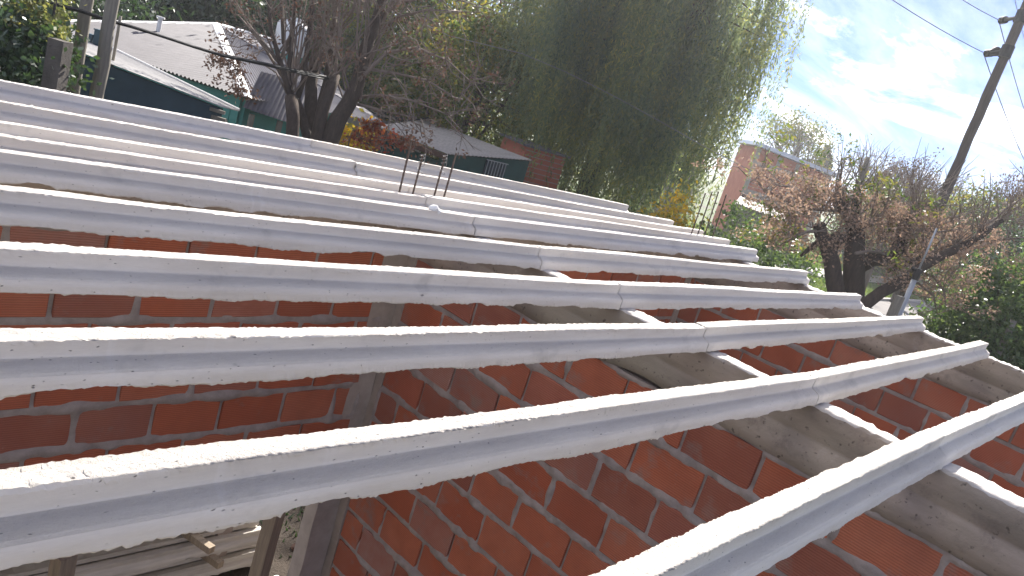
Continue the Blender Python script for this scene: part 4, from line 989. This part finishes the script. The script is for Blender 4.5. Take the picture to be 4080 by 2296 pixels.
# green house with an old sheet roof in the middle
def green_house():
    A, B, C, Dp = at(1500, 500, 17.5), at(1783, 614, 17.0), at(2125, 640, 18.6), at(1700, 478, 24.0)
    root = empty('green_house', (B[0], B[1], 0), 'dark green house with a pale old sheet roof, middle', 'house')
    n3 = np.cross(C-B, A-B); n3 /= np.linalg.norm(n3); n3 = n3 if n3[2] > 0 else -n3
    m = MB(); corrugated(m, B, C, lambda s_: A+(Dp-A)*s_, .11, .014, n3); m.build('roof', MAT['oldsheet'], root)
    # rake board with tile edge
    m = MB(); d = VIEW*.1; t = .22; P = [A-UP*t-d, B-UP*.12-d, B-UP*.12, A-UP*t, A-UP*.02-d, B-UP*.02-d, B-UP*.02, A-UP*.02]; m.hexa(P); m.build('rake_board', MAT['tile'], root)
    def wallpoly(a, b, off, mat, name, drop=.05):
        v = (b-a); v[2] = 0; v /= np.linalg.norm(v); i_ = np.array([-v[1], v[0], 0]); i_ = i_ if i_@VIEW > 0 else -i_
        a, b = a+i_*off, b+i_*off; P = [(p[0], p[1], 0) for p in (a, b, b+i_*.14, a+i_*.14)]+[(p[0], p[1], p[2]-drop) for p in (a, b, b+i_*.14, a+i_*.14)]
        mm = MB(); mm.hexa(P); return mm.build(name, mat, root), v, i_, a
    w, v, i_, a0 = wallpoly(B.copy(), C.copy(), .12, MAT['green'], 'wall'); wallpoly(A.copy(), B.copy(), .14, MAT['green'], 'gable_wall', .24)
    # barred window in the long wall
    c = at(1985, 692, 18.0); c = a0+v*float((c-a0)@v)-i_*.015
    zc_ = at(1985, 690, 17.9)[2]
    mm = MB(); mm.box((c[0], c[1], zc_), (.62, .03, .42), (v, i_, UP)); wd = mm.build('window', MAT['window'], root)
    for k in range(7):
        mm = MB(); q = c+v*(-.27+.09*k)-i_*.035; mm.box((q[0], q[1], zc_), (.014, .014, .44), (v, i_, UP)); ob = mm.build('window_bar', MAT['galv'], wd); ob.location = (0, 0, 0)
    mm = MB(); q = c-i_*.035; mm.box((q[0], q[1], zc_+.22), (.66, .02, .02), (v, i_, UP)); ob = mm.build('window_rail', MAT['galv'], wd); ob.location = (0, 0, 0)
green_house()
# second roof behind it and brick outhouse to its right
A, B, C, Dp = at(1330, 430, 24), at(1700, 500, 22.5), at(1720, 455, 27), at(1380, 390, 28.5)
root = empty('far_shed', (A[0], A[1], 0), 'grey-roofed building behind the green house', 'building')
n3 = np.cross(B-A, Dp-A); n3 /= np.linalg.norm(n3); n3 = n3 if n3[2] > 0 else -n3
m = MB(); corrugated(m, A, B, lambda s_: Dp+(C-Dp)*s_, .12, .015, n3); m.build('roof', MAT['zinc'], root)
m = MB(); P = [(p[0], p[1], 0) for p in (A+VIEW*.2, B+VIEW*.2, C-VIEW*.2, Dp-VIEW*.2)]+[(p[0], p[1], p[2]-.06) for p in (A+VIEW*.2, B+VIEW*.2, C-VIEW*.2, Dp-VIEW*.2)]; m.hexa(P); m.build('wall', MAT['plaster'], root)
def outhouse():
    A, B = at(2100, 585, 20.0), at(2250, 645, 20.5); root = empty('brick_outhouse', (A[0], A[1], 0), 'low dark brick outhouse between the green house and the willow', 'outhouse')
    v = B-A; v[2] = 0; L_ = np.linalg.norm(v); v /= L_; i_ = np.array([-v[1], v[0], 0]); i_ = i_ if i_@VIEW > 0 else -i_
    h = A[2]; c = A+v*L_/2+i_*.9; m = MB(); m.box((c[0], c[1], h/2), (L_, 1.8, h), (v, i_, UP)); m.build('wall', MAT['farbrick'], root)
    m = MB()
    for k in range(14):
        z = h-.08-k*.13
        if z < .1: break
        q = A+v*L_/2-i_*.004; m.box((q[0], q[1], z), (L_-.004, .012, .018), (v, i_, UP))
    m.build('mortar_joints', MAT['mortar'], root)
    c = A+v*L_/2+i_*.9; m = MB(); m.box((c[0], c[1], h+.03), (L_+.2, 2.0, .05), (v, i_, UP)); m.build('roof', MAT['zinc'], root)
outhouse()
# two-storey brick house on the right
def brick_house():
    d = 46.0; TL, TR = at(3035, 572, d), at(3315, 688, d)
    root = empty('brick_house', (TL[0], TL[1], 0), 'two-storey red brick house with concrete frame and pale metal roof, right of the willow', 'house')
    v = TR-TL; slope = v[2]; v2 = v.copy(); v2[2] = 0; L_ = np.linalg.norm(v2); v2 /= L_; i_ = np.array([-v2[1], v2[0], 0]); i_ = i_ if i_@VIEW > 0 else -i_
    w = 6.0; m = MB()
    def P4(z): return None
    a, b = TL, TR; base = [(p[0], p[1], 0) for p in (a, b, b+i_*w, a+i_*w)]; top = [(p[0], p[1], p[2]-.25) for p in (a, b, b+i_*w, a+i_*w)]
    m.hexa(base+top); m.build('wall', MAT['farbrick'], root)
    zt0 = min(TL[2], TR[2])
    # courses: recessed pale joints as thin proud strips
    m = MB(); k = 0; z = zt0-.95
    while z > 3.0:
        q = (a+b)/2-i_*.004; m.box((q[0], q[1], z), (L_-.02, .012, .028), (v2, i_, UP)); z -= .20
    m.build('mortar_joints', MAT['mortar'], root)
    for t, ww in ((.0, .25), (.30, .22), (.55, .22), (.985, .30)):
        q = a+(b-a)*t-i_*.02; h = q[2]-.3; m = MB(); m.box((q[0], q[1], h/2), (ww, .06, h), (v2, i_, UP)); m.build('concrete_column', MAT['plaster'], root)
    q = (a+b)/2-i_*.03; m = MB(); m.box((q[0], q[1], zt0-.78), (L_, .05, .28), (v2, i_, UP)); m.build('ring_beam', MAT['plaster'], root)
    q = (a+b)/2-i_*.03; m = MB(); m.box((q[0], q[1], 2.75), (L_, .05, .5), (v2, i_, UP)); m.build('floor_beam', MAT['plaster'], root)
    m = MB(); o_ = i_*.5; m.slab([a-o_-v2*.4+UP*.02, b-o_+v2*.3+UP*.02, b+i_*w+v2*.3+UP*.02, a+i_*w-v2*.4+UP*.02], .22); m.build('roof', MAT['blueroof'], root)
    for t in (.42, .78):
        q = a+(b-a)*t-i_*.02; m = MB(); m.box((q[0], q[1], 1.5), (.9, .04, 1.1), (v2, i_, UP)); m.build('window', MAT['window'], root)
brick_house()
def tiled_house():
    A, B, C, Dp = at(2930, 808, 28.0), at(3120, 882, 27.0), at(3140, 856, 31.0), at(2950, 780, 32)
    root = empty('low_house', (A[0], A[1], 0), 'low house with beige wall and pale ribbed roof below the brick house', 'house')
    n3 = np.cross(B-A, Dp-A); n3 /= np.linalg.norm(n3); n3 = n3 if n3[2] > 0 else -n3
    m = MB(); corrugated(m, A, B, lambda s_: Dp+(C-Dp)*s_, .14, .012, n3); m.build('roof', MAT['oldsheet'], root)
    m = MB(); P = [(p[0], p[1], 0) for p in (A+VIEW*.3, B+VIEW*.3, C-VIEW*.1, Dp-VIEW*.1)]+[(p[0], p[1], p[2]-.05) for p in (A+VIEW*.3, B+VIEW*.3, C-VIEW*.1, Dp-VIEW*.1)]; m.hexa(P); m.build('wall', MAT['plaster'], root)
    m = MB(); m.tube([Dp+UP*.05, C+UP*.05], .09, 8); m.build('ridge', MAT['tile'], root)
tiled_house()
# beige cottage behind the left trunks and white house glimpsed through the willow
c = at(2640, 640, 36); m = MB(); m.box((c[0], c[1], 2.2), (3.0, 3, 4.4), (RIGHT, VIEW, UP)); root = empty('white_house', (c[0], c[1], 0), 'pale house glimpsed through the hanging willow', 'house')
m.build('wall', MAT['plaster'], root); m = MB(); m.box((c[0], c[1], 4.48), (3.6, 3.4, .16), (RIGHT, VIEW, UP)); m.build('roof', MAT['plaster'], root)
for k, s_ in enumerate((-.8, .7)):
    q = c-VIEW*1.52+RIGHT*s_; m = MB(); m.box((q[0], q[1], 3.2), (.9, .05, 1.2), (RIGHT, VIEW, UP)); m.build('window', MAT['window'], root)

# far trees at the right
def cypress(px, py_top, py_bot, d, rx, label, seed):
    r = np.random.default_rng(seed); t = at(px, py_top, d); b = (t[0], t[1], 0); H_ = t[2]; root = empty('cypress_tree', b, label, 'tree'); n_ = 5200
    h = r.uniform(.02, 1, n_); rad_ = rx*np.minimum(1, (1-h)*2.4+.12)*np.minimum(1, .55+h*2)*np.sqrt(r.uniform(.3, 1, n_)); a = r.uniform(0, 6.283, n_)
    wob = .25*rx*np.sin(h*17+seed)
    C = np.stack([b[0]+rad_*np.cos(a)+wob, b[1]+rad_*np.sin(a), h*H_], 1); leaf_obj('crown', C, MAT['dark'], root, seed, .22, .45)
    m = MB(); m.tube([b, (b[0], b[1], H_*.9)], [.25, .05], 6); m.build('trunk', MAT['bark'], root)
cypress(3305, 585, 700, 62, 1.1, 'small dark cypress rising behind the brick house', 201)
cypress(3545, 690, 900, 55, 1.6, 'dark conical conifer behind the right pollarded tree', 202)
def bare_tree(px, py, d, h, label, seed, nsh=40, leaves=None):
    r = np.random.default_rng(seed); p = at(px, py, d); b = np.array([p[0], p[1], 0]); root = empty('bare_tree', b, label, 'tree'); m = MB(); ends = []
    top = b+UP*h*.45; m.tube([b, b+UP*h*.25, top], [.22*h/8, .18*h/8, .12*h/8], 7); tw = MB()
    for k in range(7):
        dd = UP+r.normal(0, .45, 3); dd /= np.linalg.norm(dd); e = top+dd*h*.25; m.tube([top-UP*.3, top+dd*h*.12, e], [.1*h/8, .07*h/8, .04*h/8], 6)
        shoots(tw, r, e, nsh//7+1, h*.34, .4, .035*h/8, ends, UP, 5)
    m.build('trunk', MAT['bark'], root, True); tw.build('shoots', MAT['twig'], root, True)
    if leaves: leaf_obj('leaves', clusters(r, ends, leaves[1], leaves[2], leaves[3]), leaves[0], root, seed+1, leaves[4], .5)
bare_tree(3140, 640, 60, 9.0, 'bare bushy tree behind the roof of the brick house', 211, 60, (MAT['mid'], 260, 14, .35, .11))
bare_tree(3560, 850, 36, 6.6, 'bare twiggy tree in the middle distance behind the right pollard', 212, 60, (MAT['seed'], 120, 10, .2, .06))
bare_tree(3420, 800, 40, 7.2, 'bare tree behind the sawn-off pole', 213, 50)
bare_tree(3700, 880, 38, 7.0, 'bare tree with fine twigs left of the utility pole', 214, 60)
bare_tree(3990, 900, 34, 7.2, 'bare tree right of the utility pole', 215, 55, (MAT['seed'], 200, 14, .2, .06))
bare_tree(4120, 950, 30, 6.4, 'bare tree at the right picture edge', 216, 50, (MAT['seed'], 160, 14, .2, .06))
leafy_tree('leafy_tree', 'bronze-green tree standing right of the utility pole', spot(3900, 900, 30), 6.3, (1.7, 1.7, 2.2), MAT['mid'], 221, 70, 90, .08, .5, .34, .16)
leafy_tree('leafy_tree', 'dark green tree right of the utility pole, lower', spot(4020, 960, 26), 5.2, (1.6, 1.6, 2.0), MAT['dark'], 222, 80, 90, .08, .5, .34, .16)
leafy_tree('leafy_tree', 'olive tree line behind the right pollarded tree', spot(3650, 930, 48), 6.0, (5.5, 3, 2.6), MAT['mid'], 223, 160, 90, .12, .5, .6, .2)
leafy_tree('leafy_tree', 'green trees beyond the lawn', spot(3500, 1080, 58), 5.0, (9, 3, 2.2), MAT['bush'], 224, 200, 100, .14, .5, .7, .2)
leafy_tree('leafy_tree', 'green trees beyond the road at the right', spot(3950, 1100, 56), 6.5, (9, 3, 3.0), MAT['bush'], 225, 200, 100, .14, .5, .7, .2)

# ------------------------------------------------------------------ utility pole, wires, poles
def tubeobj(name, pts, r_, mat, label, cat, n=6, group=None):
    m = MB(); m.tube(pts, r_, n); return tag(m.build(name, mat, None, True), label, cat, group)
def utility():
    d = 18.0; p0 = at(3800, 690, d); H_ = 11.0; root = empty('utility_pole', (p0[0], p0[1], 0), 'leaning-looking wooden utility pole with two insulator arms, upper right', 'utility pole')
    pts = []; rr = []; r = np.random.default_rng(8)
    for k in range(24):
        z = H_*k/23; pts.append((p0[0]+r.normal(0, .006), p0[1]+r.normal(0, .006), z)); rr.append(.125-.025*k/23+r.normal(0, .003))
    m = MB(); m.tube(pts, rr, 14); m.build('pole', MAT['pole_wood'], root, True)
    out = {}
    for k, (x0, y0, x1, y1) in enumerate(((3987, 83, 4046, 103), (3927, 214, 3983, 226))):
        e, s_ = at(x0, y0, d), at(x1, y1, d); e = np.array([e[0], e[1], e[2]]); s_ = np.array([p0[0], p0[1], s_[2]])
        m = MB(); m.tube([s_, e], .045, 8); arm = m.build('insulator_arm', MAT['iron'], root)
        ax = (e-s_)/np.linalg.norm(e-s_)
        for q in range(4):
            c = e-ax*(.04+.05*q); m = MB(); m.tube([c-ax*.012, c+ax*.012], .085, 10); o = m.build('insulator', MAT['iron'], arm); o.location = (0, 0, 0)
        c = e-ax*.1; m = MB(); m.tube([np.array([p0[0], p0[1], s_[2]-.13]), np.array([p0[0], p0[1], s_[2]+.13])], .135, 12); m.build('clamp_band', MAT['iron'], root)
        out[k] = e
    c = at(3967, 206, d-.05); m = MB(); m.tube([c-VIEW*.05, c+VIEW*.05], .105, 16); m.build('round_box', MAT['iron'], root)
    return p0, out
up0, arms = utility()
def sag(a, b, s, n=16):
    a, b = np.array(a), np.array(b); return [a+(b-a)*t-UP*s*4*t*(1-t) for t in np.linspace(0, 1, n)]
tubeobj('overhead_wire', sag(arms[1], at(3150, -290, 12.0), .10), .009, MAT['wire'], 'overhead wire from the lower insulator arm to the upper left', 'wire')
tubeobj('overhead_wire', sag(arms[0], at(3500, -260, 13.0), .10), .009, MAT['wire'], 'overhead wire from the upper insulator arm to the upper left', 'wire')
tubeobj('overhead_wire', sag(arms[1]-UP*.06, at(4160, 790, 30), .15), .012, MAT['wire'], 'overhead wire running down right from the lower insulator arm', 'wire')
tubeobj('overhead_wire', sag(arms[0]-UP*.06, at(4180, 700, 34), .15), .012, MAT['wire'], 'overhead wire running down right from the upper insulator arm', 'wire')
tubeobj('overhead_wire', sag(at(4040, -20, 20), at(4110, 250, 26), .05), .010, MAT['wire'], 'overhead wire in the top right corner', 'wire')
tubeobj('service_cable', [at(x, y, d) for x, y, d in ((1700, 100, 14.6), (1790, 143, 14.4), (2080, 214, 14), (2250, 285, 13.8), (2440, 380, 13.6), (2620, 478, 13.4), (2785, 573, 13.2), (2950, 660, 13), (3150, 750, 12.8))], .0065, MAT['wire'], 'thin pale cable slanting across the willow', 'cable')
for k, (dy, dd) in enumerate(((0, 0), (7, .08), (-5, .15))):
    tubeobj('twisted_cable', [at(x, y+dy*(.3+.7*(abs(x-700)/600)), d+dd) for x, y, d in ((60, -22, 9.0), (180, 8, 9.2), (330, 45, 9.4), (420, 78, 9.5), (520, 105, 9.7), (640, 143, 10), (770, 186, 10.3), (890, 222, 10.7), (1020, 248, 11), (1130, 272, 11.4), (1250, 300, 11.8), (1330, 318, 12.1))],
            .013, MAT['black'], ['thick black cable, middle strand of three, before the hipped roof', 'thick black cable, lower strand of three, before the hipped roof', 'thick black cable, upper strand of three, before the hipped roof'][k], 'cable')
tubeobj('drooping_cable', [at(x, y, 16) for x, y in ((1400, 395), (1470, 440), (1530, 470), (1600, 482), (1680, 475), (1720, 465))], .012, MAT['black'], 'thin black cable sagging over the old sheet roof', 'cable')
# pale steel pole with a dark collar, and a plank beside it
pp = at(3615, 1180, 11.6); root = empty('steel_pole', (pp[0], pp[1], 0), 'pale steel pole with dark collar among the seed clusters', 'pole'); zc_ = at(3648, 1100, 11.6)[2]
m = MB(); m.tube([(pp[0], pp[1], 0), (pp[0], pp[1], zc_)], .040, 12); m.build('lower_tube', MAT['galv'], root, True)
m = MB(); m.tube([(pp[0], pp[1], zc_-.05), (pp[0], pp[1], zc_+.03), (pp[0], pp[1], zc_+.12)], [.05, .055, .04], 12); m.tube([np.array([pp[0], pp[1], zc_+.08]), np.array([pp[0], pp[1], zc_+.10])-RIGHT*.1], [.02, .03], 8); m.build('collar', MAT['iron'], root)
m = MB(); m.tube([(pp[0], pp[1], zc_+.1), (pp[0], pp[1], zc_+.75)], .014, 10); m.build('upper_tube', MAT['galv'], root, True)
p = at(3572, 1215, 11.5); m = MB(); m.box((p[0], p[1], p[2]/2+.07), (.12, .07, p[2]+.14), (RIGHT, VIEW, UP)); tag(m.build('plank_post', MAT['grey_wood']), 'short dark plank post beside the pale steel pole', 'post')
vpost('leaning_post', 'grey post standing in the right bush', 'post', 4010, 1340, 13.2, 3.0, .06, .05, MAT['grey_wood'], 10, .008, 15)

# ------------------------------------------------------------------ light haze volume, added to imitate lens glare
if GLARE_HAZE:
    hz = MB(); hz.box((0, 0, 6.2), (500, 500, 14.4)); ho = hz.build('glare_haze', None); ho['kind'] = 'stuff'
    hm = bpy.data.materials.new('thin_glare_haze'); hm.use_nodes = True; hn = hm.node_tree.nodes; hn.clear()
    ov = hn.new('ShaderNodeOutputMaterial'); pv = hn.new('ShaderNodeVolumePrincipled'); hm.node_tree.links.new(pv.outputs[0], ov.inputs['Volume'])
    pv.inputs['Color'].default_value = (.95, .97, 1, 1); pv.inputs['Density'].default_value = GLARE_HAZE; pv.inputs['Anisotropy'].default_value = .6
    ho.data.materials.append(hm)
